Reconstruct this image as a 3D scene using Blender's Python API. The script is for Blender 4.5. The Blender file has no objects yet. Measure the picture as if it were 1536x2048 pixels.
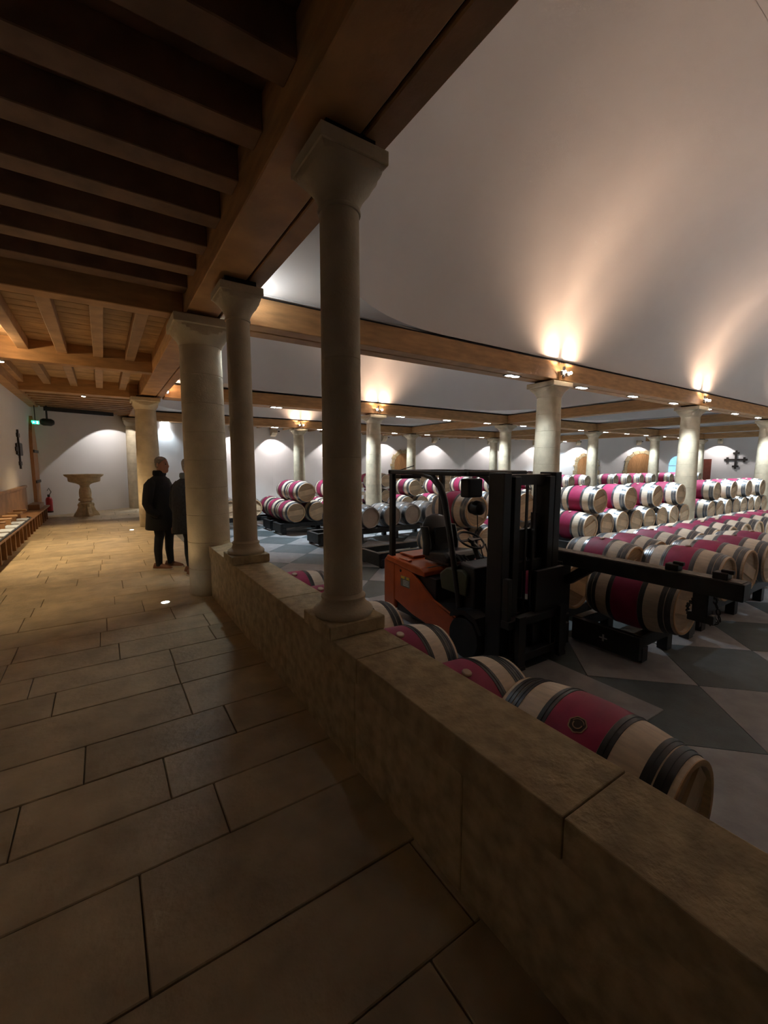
import bpy, bmesh, math, random
from mathutils import Vector, Matrix
random.seed(7)
PI = math.pi
SC = bpy.context.scene
COL = SC.collection

# ------------------------------------------------------------------ camera, world, exposure
CAM_Z = 1.65
cam_d = bpy.data.cameras.new('camera'); cam = bpy.data.objects.new('camera', cam_d); COL.objects.link(cam)
cam.location = (0, 0, CAM_Z)
cam.rotation_euler = (math.radians(90 - 6.377), 0, math.radians(-33.355))
cam_d.sensor_fit = 'HORIZONTAL'; cam_d.sensor_width = 36.0; cam_d.lens = 850 / 1536 * 36
cam_d.clip_start = 0.05; cam_d.clip_end = 200
SC.camera = cam
w = bpy.data.worlds.new('world'); SC.world = w; w.use_nodes = True
w.node_tree.nodes['Background'].inputs[0].default_value = (0.5, 0.5, 0.55, 1)
w.node_tree.nodes['Background'].inputs[1].default_value = 0.0
SC.view_settings.view_transform = 'Standard'
SC.view_settings.look = 'None'
SC.view_settings.exposure = 1.5
SC.view_settings.gamma = 1.0
SC.view_settings.use_curve_mapping = False
SC.cycles.max_bounces = 6
SC.cycles.diffuse_bounces = 5
SC.cycles.adaptive_threshold = 0.12
SC.cycles.glossy_bounces = 2
SC.cycles.transmission_bounces = 2
SC.cycles.sample_clamp_indirect = 4.0
SC.cycles.caustics_reflective = False
SC.cycles.caustics_refractive = False

WARM = (1.0, 0.66, 0.45)
COOL = (0.72, 0.87, 1.0)
WARMW = (1.0, 0.74, 0.42)
# light powers (W)
P_UP, P_DOWN, P_WALL, P_GAL = 72.0, 225.0, 70.0, 108.0

# ------------------------------------------------------------------ materials
MATS = {}
def mat(name, col, rough=0.7, metal=0.0, var=0.12, nscale=6.0, bump=0.0, bscale=40.0, rnd=0.0, col2=None, stretch=None, spec=0.5, emit=None, estr=0.0, coat=0.0):
    m = bpy.data.materials.new(name); m.use_nodes = True
    nt = m.node_tree; b = nt.nodes['Principled BSDF']
    b.inputs['Roughness'].default_value = rough; b.inputs['Metallic'].default_value = metal
    b.inputs['Specular IOR Level'].default_value = spec
    if coat: b.inputs['Coat Weight'].default_value = coat
    tc = nt.nodes.new('ShaderNodeTexCoord'); mp = nt.nodes.new('ShaderNodeMapping')
    nt.links.new(tc.outputs['Object'], mp.inputs[0])
    if stretch: mp.inputs['Scale'].default_value = stretch
    nz = nt.nodes.new('ShaderNodeTexNoise'); nz.inputs['Scale'].default_value = nscale; nz.inputs['Detail'].default_value = 3
    nt.links.new(mp.outputs[0], nz.inputs['Vector'])
    c2 = col2 or tuple(max(0, c * (1 - 2 * var)) for c in col)
    cr = nt.nodes.new('ShaderNodeValToRGB')
    cr.color_ramp.elements[0].position = 0.32; cr.color_ramp.elements[0].color = (*c2, 1)
    cr.color_ramp.elements[1].position = 0.68; cr.color_ramp.elements[1].color = (*col, 1)
    nt.links.new(nz.outputs[0], cr.inputs[0])
    out = cr.outputs[0]
    if rnd:
        oi = nt.nodes.new('ShaderNodeObjectInfo'); mr = nt.nodes.new('ShaderNodeMapRange')
        mr.inputs[3].default_value = 1 - rnd; mr.inputs[4].default_value = 1 + rnd
        nt.links.new(oi.outputs['Random'], mr.inputs[0])
        mx = nt.nodes.new('ShaderNodeMixRGB'); mx.blend_type = 'MULTIPLY'; mx.inputs[0].default_value = 1
        nt.links.new(out, mx.inputs[1]); nt.links.new(mr.outputs[0], mx.inputs[2]); out = mx.outputs[0]
    nt.links.new(out, b.inputs['Base Color'])
    if bump:
        n2 = nt.nodes.new('ShaderNodeTexNoise'); n2.inputs['Scale'].default_value = bscale; n2.inputs['Detail'].default_value = 3
        nt.links.new(mp.outputs[0], n2.inputs['Vector'])
        bp = nt.nodes.new('ShaderNodeBump'); bp.inputs['Strength'].default_value = bump; bp.inputs['Distance'].default_value = 0.01
        nt.links.new(n2.outputs[0], bp.inputs['Height']); nt.links.new(bp.outputs[0], b.inputs['Normal'])
    if emit:
        m.cycles.emission_sampling = 'NONE'
        b.inputs['Emission Color'].default_value = (*emit, 1); b.inputs['Emission Strength'].default_value = estr
    MATS[name] = m
    return m
mat('stone', (0.60, 0.505, 0.35), 0.75, var=0.10, nscale=5, bump=0.35, bscale=60, rnd=0.06)
mat('stone_block', (0.54, 0.42, 0.235), 0.8, var=0.20, nscale=13, bump=0.6, bscale=35, rnd=0.10)
mat('slab', (0.56, 0.44, 0.27), 0.45, var=0.16, nscale=4, bump=0.55, bscale=22, rnd=0.14)
mat('grout', (0.24, 0.19, 0.12), 0.9, var=0.1)
mat('plaster', (0.76, 0.73, 0.70), 0.9, var=0.015, nscale=1.5, bump=0.10, bscale=90)
mat('plaster_wall', (0.76, 0.735, 0.71), 0.9, var=0.02, nscale=1.2, bump=0.12, bscale=70)
mat('beam_oak', (0.54, 0.29, 0.115), 0.6, var=0.16, nscale=3, bump=0.2, bscale=25, rnd=0.10, stretch=(1, 1, 5))
mat('joist_oak', (0.47, 0.28, 0.14), 0.65, var=0.16, nscale=4, bump=0.2, bscale=25, rnd=0.15)
mat('plank_oak', (0.52, 0.33, 0.17), 0.65, var=0.14, nscale=5, bump=0.15, bscale=30, rnd=0.18)
mat('joist_shaded', (0.27, 0.155, 0.095), 0.7, var=0.2, nscale=4, bump=0.2, bscale=25, rnd=0.12)  # oak darkened for the unlit near bay; shade put into the colour
mat('dark_gap', (0.01, 0.008, 0.007), 0.9)
mat('barrel_oak', (0.76, 0.63, 0.48), 0.6, var=0.10, nscale=5, bump=0.1, bscale=40, rnd=0.12, stretch=(1, 9, 9))
mat('barrel_head', (0.60, 0.43, 0.27), 0.65, var=0.12, nscale=5, bump=0.1, bscale=40, rnd=0.10, stretch=(1, 1, 8))
mat('head_plank', (0.72, 0.52, 0.32), 0.6, var=0.10, nscale=6, rnd=0.06)
mat('wine_stain', (0.36, 0.018, 0.085), 0.62, var=0.18, nscale=5, rnd=0.22)
mat('hoop_steel', (0.20, 0.21, 0.225), 0.32, metal=0.85, var=0.12, nscale=14)
mat('hoop_dark', (0.07, 0.072, 0.075), 0.42, metal=0.6, var=0.2, nscale=14)
mat('chime', (0.66, 0.40, 0.20), 0.6, var=0.1, nscale=14)
mat('grey_oak', (0.43, 0.385, 0.34), 0.6, var=0.10, nscale=5, rnd=0.06, stretch=(1, 9, 9))
mat('grey_head', (0.50, 0.41, 0.33), 0.6, var=0.10, nscale=6, rnd=0.06)
mat('bung', (0.62, 0.45, 0.33), 0.7)
mat('crest_tan', (0.42, 0.25, 0.16), 0.8)
mat('crest_dark', (0.05, 0.03, 0.025), 0.8)
mat('rack_black', (0.022, 0.023, 0.024), 0.5, var=0.3, nscale=9, bump=0.1)
mat('rack_edge', (0.20, 0.165, 0.12), 0.6, var=0.3, nscale=20)
mat('white_mark', (0.7, 0.7, 0.7), 0.7)
mat('tile_light', (0.37, 0.37, 0.375), 0.55, var=0.14, nscale=5, bump=0.15, bscale=45, rnd=0.07)
mat('tile_dark', (0.092, 0.12, 0.125), 0.55, var=0.14, nscale=5, bump=0.15, bscale=45, rnd=0.08)
mat('forklift_orange', (0.50, 0.085, 0.013), 0.38, var=0.08, nscale=8, coat=0.3)
mat('forklift_black', (0.012, 0.012, 0.013), 0.42, var=0.2)
mat('rubber', (0.016, 0.016, 0.016), 0.8, var=0.2)
mat('vinyl', (0.014, 0.015, 0.015), 0.36, var=0.2)
mat('decal_yellow', (0.55, 0.36, 0.02), 0.6)
mat('decal_grey', (0.16, 0.15, 0.11), 0.6)
mat('olive', (0.045, 0.048, 0.02), 0.6)
mat('steel', (0.55, 0.55, 0.56), 0.3, metal=0.9)
mat('coat_black', (0.010, 0.010, 0.012), 0.85, var=0.2, bump=0.2, bscale=60)
mat('coat_grey', (0.03, 0.03, 0.034), 0.8, var=0.3, nscale=30)
mat('jeans', (0.012, 0.014, 0.021), 0.85, var=0.2)
mat('skin', (0.50, 0.25, 0.165), 0.5, var=0.05)
mat('hair_grey', (0.30, 0.255, 0.21), 0.8, var=0.25, nscale=60)
mat('hair_white', (0.42, 0.40, 0.38), 0.8, var=0.2, nscale=60)
mat('shoe_brown', (0.17, 0.065, 0.03), 0.6)
mat('shoe_sole', (0.58, 0.54, 0.46), 0.7)
mat('scarf', (0.22, 0.25, 0.27), 0.9)
mat('door_oak', (0.50, 0.25, 0.095), 0.55, var=0.14, nscale=4, rnd=0.08, stretch=(6, 6, 1))
mat('bench_oak', (0.33, 0.165, 0.065), 0.45, var=0.2, nscale=5, rnd=0.08)
mat('bench_arm', (0.55, 0.33, 0.17), 0.4, var=0.12, nscale=6)
mat('cushion_blue', (0.52, 0.60, 0.72), 0.8, var=0.06)
mat('cushion_trim', (0.02, 0.03, 0.055), 0.6)
mat('iron', (0.025, 0.023, 0.022), 0.55, var=0.3)
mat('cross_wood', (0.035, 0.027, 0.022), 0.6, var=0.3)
mat('red_paint', (0.42, 0.02, 0.03), 0.35)
mat('fountain', (0.66, 0.53, 0.34), 0.7, var=0.14, nscale=9, bump=0.5, bscale=50)
mat('glass_day', (0.3, 0.5, 0.7), 0.2, emit=(0.30, 0.66, 1.0), estr=0.45)
mat('lamp_white', (1, 1, 1), 0.4, emit=(0.93, 0.97, 1.0), estr=30.0)
mat('lamp_warm', (1, 1, 1), 0.4, emit=(1.0, 0.80, 0.62), estr=45.0)
mat('lamp_floor', (1, 1, 1), 0.4, emit=(1.0, 0.96, 0.86), estr=9.0)
mat('exit_green', (0, 0.3, 0.12), 0.4, emit=(0.02, 0.75, 0.30), estr=1.3)
mat('exit_white', (0.6, 0.8, 0.7), 0.4, emit=(0.5, 1.0, 0.75), estr=1.6)
mat('lacquer_red', (0.22, 0.05, 0.03), 0.5)

# ------------------------------------------------------------------ mesh builder
class MB:
    def __init__(s): s.v = []; s.f = []; s.m = []
    def add(s, vs, fs, mi=0):
        o = len(s.v); s.v += [tuple(v) for v in vs]; s.f += [tuple(i + o for i in f) for f in fs]; s.m += [mi] * len(fs); return s
    def box(s, x0, x1, y0, y1, z0, z1, mi=0):
        vs = [(x, y, z) for z in (z0, z1) for y in (y0, y1) for x in (x0, x1)]
        return s.add(vs, [(0, 2, 3, 1), (4, 5, 7, 6), (0, 1, 5, 4), (2, 6, 7, 3), (0, 4, 6, 2), (1, 3, 7, 5)], mi)
    def bar(s, a, b, wd, h, up=(0, 0, 1), mi=0):
        a = Vector(a); b = Vector(b); d = (b - a).normalized(); u = Vector(up)
        sd = d.cross(u).normalized(); u = sd.cross(d)
        vs = [p + sd * (i * wd / 2) + u * (j * h / 2) for p in (a, b) for (i, j) in ((-1, -1), (1, -1), (1, 1), (-1, 1))]
        return s.add(vs, [(3, 2, 1, 0), (4, 5, 6, 7), (0, 1, 5, 4), (1, 2, 6, 5), (2, 3, 7, 6), (3, 0, 4, 7)], mi)
    def loft(s, rings, cap=True, mi=0, closed=False):
        n = len(rings[0]); o = len(s.v); vs = [p for r in rings for p in r]; fs = []
        R = len(rings)
        for i in range(R - (0 if closed else 1)):
            for j in range(n):
                a = i * n + j; b = i * n + (j + 1) % n; i2 = (i + 1) % R
                fs.append((a, b, i2 * n + (j + 1) % n, i2 * n + j))
        if cap and not closed:
            fs.append(tuple(range(n))[::-1]); fs.append(tuple(range((R - 1) * n, R * n)))
        return s.add(vs, fs, mi)
    def lathe(s, prof, n=24, c=(0, 0, 0), axis='z', cap=True, mi=0):
        rings = []
        for r, h in prof:
            ring = []
            for k in range(n):
                a = 2 * PI * k / n; x, y = r * math.cos(a), r * math.sin(a)
                p = (x, y, h) if axis == 'z' else ((h, x, y) if axis == 'x' else (y, h, x))
                ring.append((p[0] + c[0], p[1] + c[1], p[2] + c[2]))
            rings.append(ring)
        return s.loft(rings, cap, mi)
    def tube(s, pts, r, n=8, mi=0):
        pts = [Vector(p) for p in pts]; rings = []
        rr = r if isinstance(r, (list, tuple)) else [r] * len(pts)
        u = None
        for i, p in enumerate(pts):
            d = (pts[min(i + 1, len(pts) - 1)] - pts[max(i - 1, 0)]).normalized()
            if u is None: u = d.orthogonal().normalized()
            u = (u - d * u.dot(d)).normalized(); q = d.cross(u)
            rings.append([p + (u * math.cos(2 * PI * k / n) + q * math.sin(2 * PI * k / n)) * rr[i] for k in range(n)])
        return s.loft(rings, True, mi)
    def prism(s, poly, x0, x1, axis='x', mi=0):
        def P(a, b, t): return (t, a, b) if axis == 'x' else ((a, t, b) if axis == 'y' else (a, b, t))
        n = len(poly)
        vs = [P(a, b, x0) for a, b in poly] + [P(a, b, x1) for a, b in poly]
        fs = [tuple(range(n))[::-1], tuple(range(n, 2 * n))] + [(i, (i + 1) % n, n + (i + 1) % n, n + i) for i in range(n)]
        return s.add(vs, fs, mi)
    def mesh(s, name, mats, smooth=False, angle=40, fix=True):
        me = bpy.data.meshes.new(name); me.from_pydata(s.v, [], s.f)
        for m in (mats if isinstance(mats, (list, tuple)) else [mats]): me.materials.append(MATS[m])
        if any(s.m): me.polygons.foreach_set('material_index', s.m)
        if fix:
            bm = bmesh.new(); bm.from_mesh(me); bmesh.ops.recalc_face_normals(bm, faces=bm.faces); bm.to_mesh(me); bm.free()
        if smooth:
            me.polygons.foreach_set('use_smooth', [True] * len(me.polygons))
            me.set_sharp_from_angle(angle=math.radians(angle))
        me.update(); return me
    def build(s, name, mats, parent=None, smooth=False, bevel=0, angle=40, fix=True, seg=1):
        return link(name, s.mesh(name, mats, smooth, angle, fix), parent, bevel=bevel, seg=seg)

def link(name, data, parent=None, loc=None, rot=None, bevel=0, seg=1):
    o = bpy.data.objects.new(name, data); COL.objects.link(o)
    if parent is not None: o.parent = parent
    if loc is not None: o.location = loc
    if rot is not None: o.rotation_euler = rot
    if bevel:
        m = o.modifiers.new('bevel', 'BEVEL'); m.width = bevel; m.segments = seg; m.limit_method = 'ANGLE'
    return o
def empty(name, loc=(0, 0, 0), rz=0.0):
    o = bpy.data.objects.new(name, None); COL.objects.link(o); o.location = loc; o.rotation_euler = (0, 0, rz); o.empty_display_size = 0.2
    return o
def tag(o, label=None, cat=None, group=None, kind=None):
    if label: o['label'] = label
    if cat: o['category'] = cat
    if group: o['group'] = group
    if kind: o['kind'] = kind
    return o
def struct(o, label=None, cat=None): return tag(o, label, cat, None, 'structure')
def copy_tree(o, parent=None):
    c = o.copy(); COL.objects.link(c); c.parent = parent
    for ch in list(o.children): copy_tree(ch, c)
    return c
def circ(r, z, n, cx=0, cy=0, ph=0): return [(cx + r * math.cos(2 * PI * k / n + ph), cy + r * math.sin(2 * PI * k / n + ph), z) for k in range(n)]
def lamp(name, kind, loc, energy, color, parent=None, target=None, size=0.05, angle=90, blend=0.5, shape=None):
    d = bpy.data.lights.new(name, kind); d.energy = energy; d.color = color
    if kind == 'SPOT': d.spot_size = math.radians(angle); d.spot_blend = blend; d.shadow_soft_size = size
    elif kind == 'POINT': d.shadow_soft_size = size
    elif kind == 'AREA': d.size = size
    o = bpy.data.objects.new(name, d); COL.objects.link(o)
    o.location = loc
    if target is not None:
        o.rotation_euler = (Vector(target) - Vector(loc)).to_track_quat('-Z', 'Y').to_euler()
    if parent is not None:
        o.parent = parent; o.matrix_parent_inverse = Matrix.Translation(-parent.location) if parent.rotation_euler.z == 0 else parent.matrix_basis.inverted()
    return o
ORD = ['first', 'second', 'third', 'fourth', 'fifth', 'sixth', 'seventh', 'eighth', 'ninth', 'tenth', 'eleventh', 'twelfth', 'thirteenth', 'fourteenth', 'fifteenth', 'sixteenth']

# ------------------------------------------------------------------ setting out
ZF = -0.46
YR = [5.84, 12.95, 19.85]
XC = [1.05, 8.08, 14.95, 21.8, 28.5, 35.0]
ZB0, ZB1, ZC = 3.40, 3.75, 3.84     # beam underside, beam top, flat plaster

# ------------------------------------------------------------------ FLOORS
fl = struct(MB().box(-1.75, 1.36, -5, 19.7, -0.75, -0.012).build('floor', 'grout'), 'stone paved floor of the raised gallery', 'floor')
y = -4.6; crs = 0
while y < 19.4:
    d = random.choice([0.36, 0.40, 0.44, 0.48]); x = -1.74; x -= random.uniform(0, 0.5)
    while x < 1.05:
        l = random.choice([0.62, 0.78, 0.95, 1.1, 1.25]); x1 = min(x + l, 1.352); xa = max(x, -1.745)
        if 1.352 - x1 < 0.25: x1 = 1.352
        if x1 - xa > 0.06:
            g = 0.003; dz = random.uniform(-0.0015, 0.0015)
            MB().box(xa + g, x1 - g, y + g, y + d - g, -0.035, dz).build('slab', 'slab', fl, bevel=0.004)
        x = x1
    y += d
f2 = struct(MB().box(1.36, 44, -9, 30, ZF - 0.2, ZF - 0.012).build('floor', 'grout'), 'grey checked tile floor of the sunken cellar', 'floor')
T0 = (3.945, 1.57); H = 0.705      # diamond half diagonal
rest = [MB(), MB()]; tl = {}
for k, nm in enumerate(('tile_light', 'tile_dark')):
    g = 0.005
    b = MB(); b.prism([(-H + g, 0), (0, -H + g), (H - g, 0), (0, H - g)], -0.03, 0, axis='z'); tl[k] = b.mesh('tile', nm)
for i in range(-10, 56):
    for j in range(-16, 38):
        cx = T0[0] + H * i; cy = T0[1] + H * j
        if (i + j) % 2: continue
        k = 1 if i % 2 == 0 else 0
        if cx - H < 1.42 or cy < -6 or cx > 42 or cy > 25: continue
        if cx < 13 and -0.5 < cy < 14 and (cy < 8 or cx < 9):
            link('tile', tl[k], f2, (cx, cy, ZF))
        else:
            rest[k].prism([(cx - H + .005, cy), (cx, cy - H + .005), (cx + H - .005, cy), (cx, cy + H - .005)], ZF - 0.03, ZF, axis='z')
for k in (0, 1): rest[k].build('tile_field', 'tile_light' if k == 0 else 'tile_dark', f2)['kind'] = 'stuff'
pad = struct(MB().box(2.55, 3.92, 1.56, 5.6, ZF - 0.008, ZF + 0.008).build('floor_slab', 'tile_light', bevel=0.004), 'pale stone apron under the forklift', 'floor slab')
# steps of dark inlay on the apron
for (a, b, c, d) in ((2.75, 3.1, 2.0, 2.25), (3.1, 3.3, 1.85, 2.1), (3.55, 3.9, 2.7, 3.3)):
    MB().box(a, b, c, d, ZF + 0.008, ZF + 0.0105).build('inlay', 'tile_dark', pad)

# ------------------------------------------------------------------ WALLS
def wall_seg(name, a, b, z0, z1, th=0.3, m='plaster_wall', label=None):
    a = Vector((*a, 0)); b = Vector((*b, 0)); d = (b - a).normalized(); nrm = Vector((-d.y, d.x, 0)) * th
    mb = MB(); vs = [(*p.xy, z) for z in (z0, z1) for p in (a, b, b + nrm, a + nrm)]
    mb.add(vs, [(0, 1, 2, 3), (4, 5, 6, 7), (0, 1, 5, 4), (1, 2, 6, 5), (2, 3, 7, 6), (3, 0, 4, 7)])
    return struct(mb.build(name, m), label, 'wall')
WP = [(1.5, 19.55), (7.6, 22.4), (15.0, 23.5), (22.2, 23.0), (30.0, 20.6), (35.6, 15.8), (38.2, 9.0), (38.8, 2.0), (37.5, -8.0)]
wall_seg('wall_left', (-1.75, -5.0), (-1.75, 17.25), -0.5, 4.2, label='white plaster wall along the gallery bench')
wall_seg('wall_end', (-1.75, 17.25), (1.5, 19.55), -0.5, 4.2, label='white plaster wall at the end of the gallery')
for i in range(len(WP) - 1):
    wall_seg('wall_far_%d' % (i + 1), WP[i], WP[i + 1], ZF - 0.1, 4.3, label='white cellar wall facet %s from the gallery end' % ORD[i])
wall_seg('wall_near', (38.5, -8.0), (-2.0, -8.0), ZF - 0.1, 7.5, label='white wall behind the viewer')
wall_seg('wall_behind', (1.2, -5.0), (-1.75, -5.0), -0.5, 4.2, label='white wall closing the gallery behind the viewer')

# ------------------------------------------------------------------ VAULTS
def vault(name, x0, x1, y0, y1, rim_z, h, bay, label, n_arc=24, n_up=14, plate_mat='plaster'):
    """stadium shaped vault between x0..x1, y0..y1 (round ends) plus the flat plaster round it out to bay=(bx0,bx1,by0,by1)"""
    r = (y1 - y0) / 2; cy = (y0 + y1) / 2; ca, cb = x0 + r, x1 - r
    if cb < ca: ca = cb = (x0 + x1) / 2
    out = []
    for k in range(n_arc + 1):
        a = PI / 2 + PI * k / n_arc; out.append((ca, cy, math.cos(a), math.sin(a)))
    m = max(1, int((cb - ca) / 0.8))
    for k in range(1, m): out.append((ca + (cb - ca) * k / m, cy, 0, -1))
    for k in range(n_arc + 1):
        a = -PI / 2 + PI * k / n_arc; out.append((cb, cy, math.cos(a), math.sin(a)))
    for k in range(1, m): out.append((cb - (cb - ca) * k / m, cy, 0, 1))
    rings = []
    for u in range(n_up + 1):
        t = (PI / 2) * u / n_up; s = math.cos(t) * r if u < n_up else 0.002
        rings.append([(px + dx * s, py + dy * s, rim_z + h * math.sin(t)) for px, py, dx, dy in out])
    mb = MB(); mb.loft(rings, cap=False)
    o = struct(mb.build(name, 'plaster', smooth=True, angle=50, fix=False), label, 'vault')
    bm = bmesh.new()
    lo = [bm.verts.new((p[0] + p[2] * r, p[1] + p[3] * r, rim_z)) for p in out]
    bx0, bx1, by0, by1 = bay
    ro = [bm.verts.new((x, yy, rim_z)) for x, yy in ((bx0, by0), (bx1, by0), (bx1, by1), (bx0, by1))]
    ed = [bm.edges.new((l[i], l[(i + 1) % len(l)])) for l in (lo, ro) for i in range(len(l))]
    bmesh.ops.triangle_fill(bm, edges=ed, use_beauty=True)
    me = bpy.data.meshes.new('flat_ceiling'); bm.to_mesh(me); bm.free(); me.materials.append(MATS[plate_mat])
    link('flat_ceiling', me, o)
    return o
HB = 0.26
vault('ceiling_vault', 1.50, 37.0, -1.12, 5.62, 3.80, 3.15, (1.2, 38.6, -8.0, 5.90), 'long white barrel vault over the near aisle')
vault('ceiling_vault', 1.50, 14.65, 6.10, 12.66, 3.80, 3.1, (1.2, 14.95, 5.8, 12.95), 'white vault between the second and third beam rows')
vault('ceiling_vault', 15.2, 21.55, 6.10, 12.66, 3.80, 3.0, (14.95, 21.8, 5.8, 12.95), 'white dome right of the second cross beam')
vault('ceiling_vault', 22.05, 28.25, 6.10, 12.66, 3.80, 3.0, (21.8, 28.5, 5.8, 12.95), 'white dome third from the gallery in the middle aisle')
vault('ceiling_vault', 28.75, 34.75, 6.10, 12.66, 3.80, 3.0, (28.5, 38.6, 5.8, 12.95), 'white dome farthest right in the middle aisle')
vault('ceiling_vault', 1.50, 14.65, 13.22, 19.58, 3.80, 3.0, (1.2, 14.95, 12.95, 19.85), 'white vault in the farthest aisle by the gallery')
vault('ceiling_vault', 15.2, 28.25, 13.22, 19.58, 3.80, 3.0, (14.95, 28.5, 12.95, 19.85), 'white vault in the middle of the farthest aisle')
vault('ceiling_vault', 28.75, 34.75, 13.22, 19.58, 3.80, 3.0, (28.5, 38.6, 12.95, 19.85), 'white dome at the right of the farthest aisle')
struct(MB().box(-2.2, 39, 19.85, 25, 3.66, 3.80).build('ceiling', 'plank_oak'), 'timber ceiling of the outer ring beyond the last columns', 'ceiling')
oc = bpy.data.objects[-1] if False else None
ring = empty('ceiling_joists', (0, 0, 0)); tag(ring, 'row of thin reddish joists under the outer ring ceiling', 'joists', kind='structure')
for k in range(44):
    x = 2.0 + k * 0.78
    MB().box(x, x + 0.13, 20.1, 23.4, 3.50, 3.66).build('joist', 'joist_oak', ring)
struct(MB().box(1.2, 39, -8.2, 25, 7.3, 7.5).build('ceiling_roof', 'plaster'), 'roof slab above the vaults', 'roof')

# ------------------------------------------------------------------ BEAMS
def xbeam(x0, x1, yc, label, half=0.26, gap=0.02):
    e = struct(empty('ceiling_beam', ((x0 + x1) / 2, yc, ZB0)), label, 'beam')
    L = (x1 - x0) / 2
    MB().box(-L, L, -half, -gap, 0, ZB1 - ZB0).build('timber', 'beam_oak', e, bevel=0.008)
    MB().box(-L, L, gap, half, 0, ZB1 - ZB0).build('timber', 'beam_oak', e, bevel=0.008)
    MB().box(-L, L, -gap, gap, 0.05, ZB1 - ZB0 + 0.05).build('gap_filler', 'dark_gap', e)
    MB().box(-L, L, -half - 0.004, half + 0.004, ZB1 - ZB0, ZB1 - ZB0 + 0.012).build('shadow_gap', 'dark_gap', e)
    return e
def ybeam(xc, y0, y1, label, half=0.2, gap=0.015):
    e = struct(empty('ceiling_beam', (xc, (y0 + y1) / 2, ZB0)), label, 'beam')
    L = (y1 - y0) / 2
    MB().box(-half, -gap, -L, L, 0.02, ZB1 - ZB0).build('timber', 'beam_oak', e, bevel=0.008)
    MB().box(gap, half, -L, L, 0.02, ZB1 - ZB0).build('timber', 'beam_oak', e, bevel=0.008)
    return e
rown = ['near', 'middle', 'far']
for r, yy in enumerate(YR):
    for c in range(5):
        x0 = XC[c] + (0.42 if c == 0 else 0.006); x1 = XC[c + 1] - 0.006
        xbeam(x0, x1, yy, 'double oak beam, %s row, %s span from the gallery' % (rown[r], ORD[c]))
for c in (2, 3, 4, 5):
    for r in (0, 1):
        ybeam(XC[c], YR[r] + 0.27, YR[r + 1] - 0.27, 'oak cross beam at the %s column line, %s bay' % (ORD[c], ('nearer', 'farther')[r]))
for c in range(4):
    xbeam(XC[c] + (0.42 if c == 0 else 0.006), XC[c + 1] - 0.006, -1.38, 'double oak beam beside the viewer, %s span from the gallery' % ORD[c])
# gallery main beam on the parapet columns
for (y0, y1, lb) in ((-4.9, 5.83, 'long oak gallery beam over the parapet columns'), (5.85, 12.94, 'oak gallery beam between the two thick gallery columns'), (12.96, 19.2, 'oak gallery beam at the far end of the gallery')):
    e = struct(empty('gallery_beam', (1.185, (y0 + y1) / 2, 3.42)), lb, 'beam'); L = (y1 - y0) / 2
    MB().box(-0.265, 0.09, -L, L, 0, 0.42).build('timber', 'beam_oak', e, bevel=0.008)
    MB().box(0.11, 0.265, -L, L, 0, 0.42).build('timber', 'beam_oak', e, bevel=0.008)
    MB().box(0.09, 0.11, -L, L, 0.03, 0.42).build('gap_filler', 'dark_gap', e)
# plaster cornice on the first near beam, left part only
mb = MB(); rings = []
for x in (1.5, 2.2, 2.9, 3.5, 4.0, 4.3, 4.55):
    k = 1.0 if x < 3.6 else max(0.05, (4.6 - x) / 1.0)
    rings.append([(x, 5.62 - 0.05 * k * math.sin(a) , 3.762 + 0.045 * k - 0.045 * k * math.cos(a)) for a in [PI * q / 6 for q in range(7)]] + [(x, 5.75, 3.762 + .09 * k), (x, 5.75, 3.762)])
mb.loft(rings); struct(mb.build('cornice', 'plaster', smooth=True), 'grey plaster roll on top of the near beam', 'cornice')

# ------------------------------------------------------------------ GALLERY CEILING
gc = struct(MB().box(-1.9, 0.925, -5, 5.85, 3.845, 3.9).build('ceiling', 'joist_shaded'), 'timber ceiling of the near gallery bay, shade put into its colour', 'ceiling')
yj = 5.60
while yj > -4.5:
    MB().box(-1.75, 0.92, yj - 0.19, yj, 3.62, 3.845).build('joist', 'joist_shaded', gc, bevel=0.006); yj -= 0.54
gc2 = struct(MB().box(-1.9, 0.925, 5.85, 13.5, 3.80, 3.86).build('ceiling', 'joist_oak'), 'lit plank ceiling of the gallery beyond the thick column', 'ceiling')
y = 5.86
while y < 13.4:
    wd = random.uniform(0.11, 0.15)
    MB().box(-1.75, 0.92, y + 0.003, y + wd - 0.003, 3.775 + random.uniform(0, 0.006), 3.805).build('plank', 'plank_oak', gc2); y += wd
for yy in (5.76, 9.60, 13.38):
    MB().box(-1.75, 0.92, yy, yy + 0.22, 3.42, 3.80).build('cross_beam', 'beam_oak', gc2, bevel=0.008)
for (a, b) in ((5.98, 9.6), (9.82, 13.38)):
    for x in (-1.6, -1.08, -0.55, -0.02, 0.48):
        MB().box(x, x + 0.15, a, b, 3.60, 3.775).build('joist', 'joist_oak', gc2, bevel=0.006)
gc3 = struct(MB().box(-1.9, 0.925, 13.5, 19.6, 3.70, 3.76).build('ceiling', 'plank_oak'), 'joisted ceiling at the far end of the gallery', 'ceiling')
yy = 13.9
while yy < 19.3:
    MB().box(-1.75, 0.92, yy, yy + 0.16, 3.46, 3.70).build('joist', 'joist_oak', gc3, bevel=0.005); yy += 0.5
# wall plate of the gallery
MB().box(-1.75, -1.55, 5.98, 17.0, 3.40, 3.60).build('wall_plate', 'beam_oak', gc2)

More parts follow.
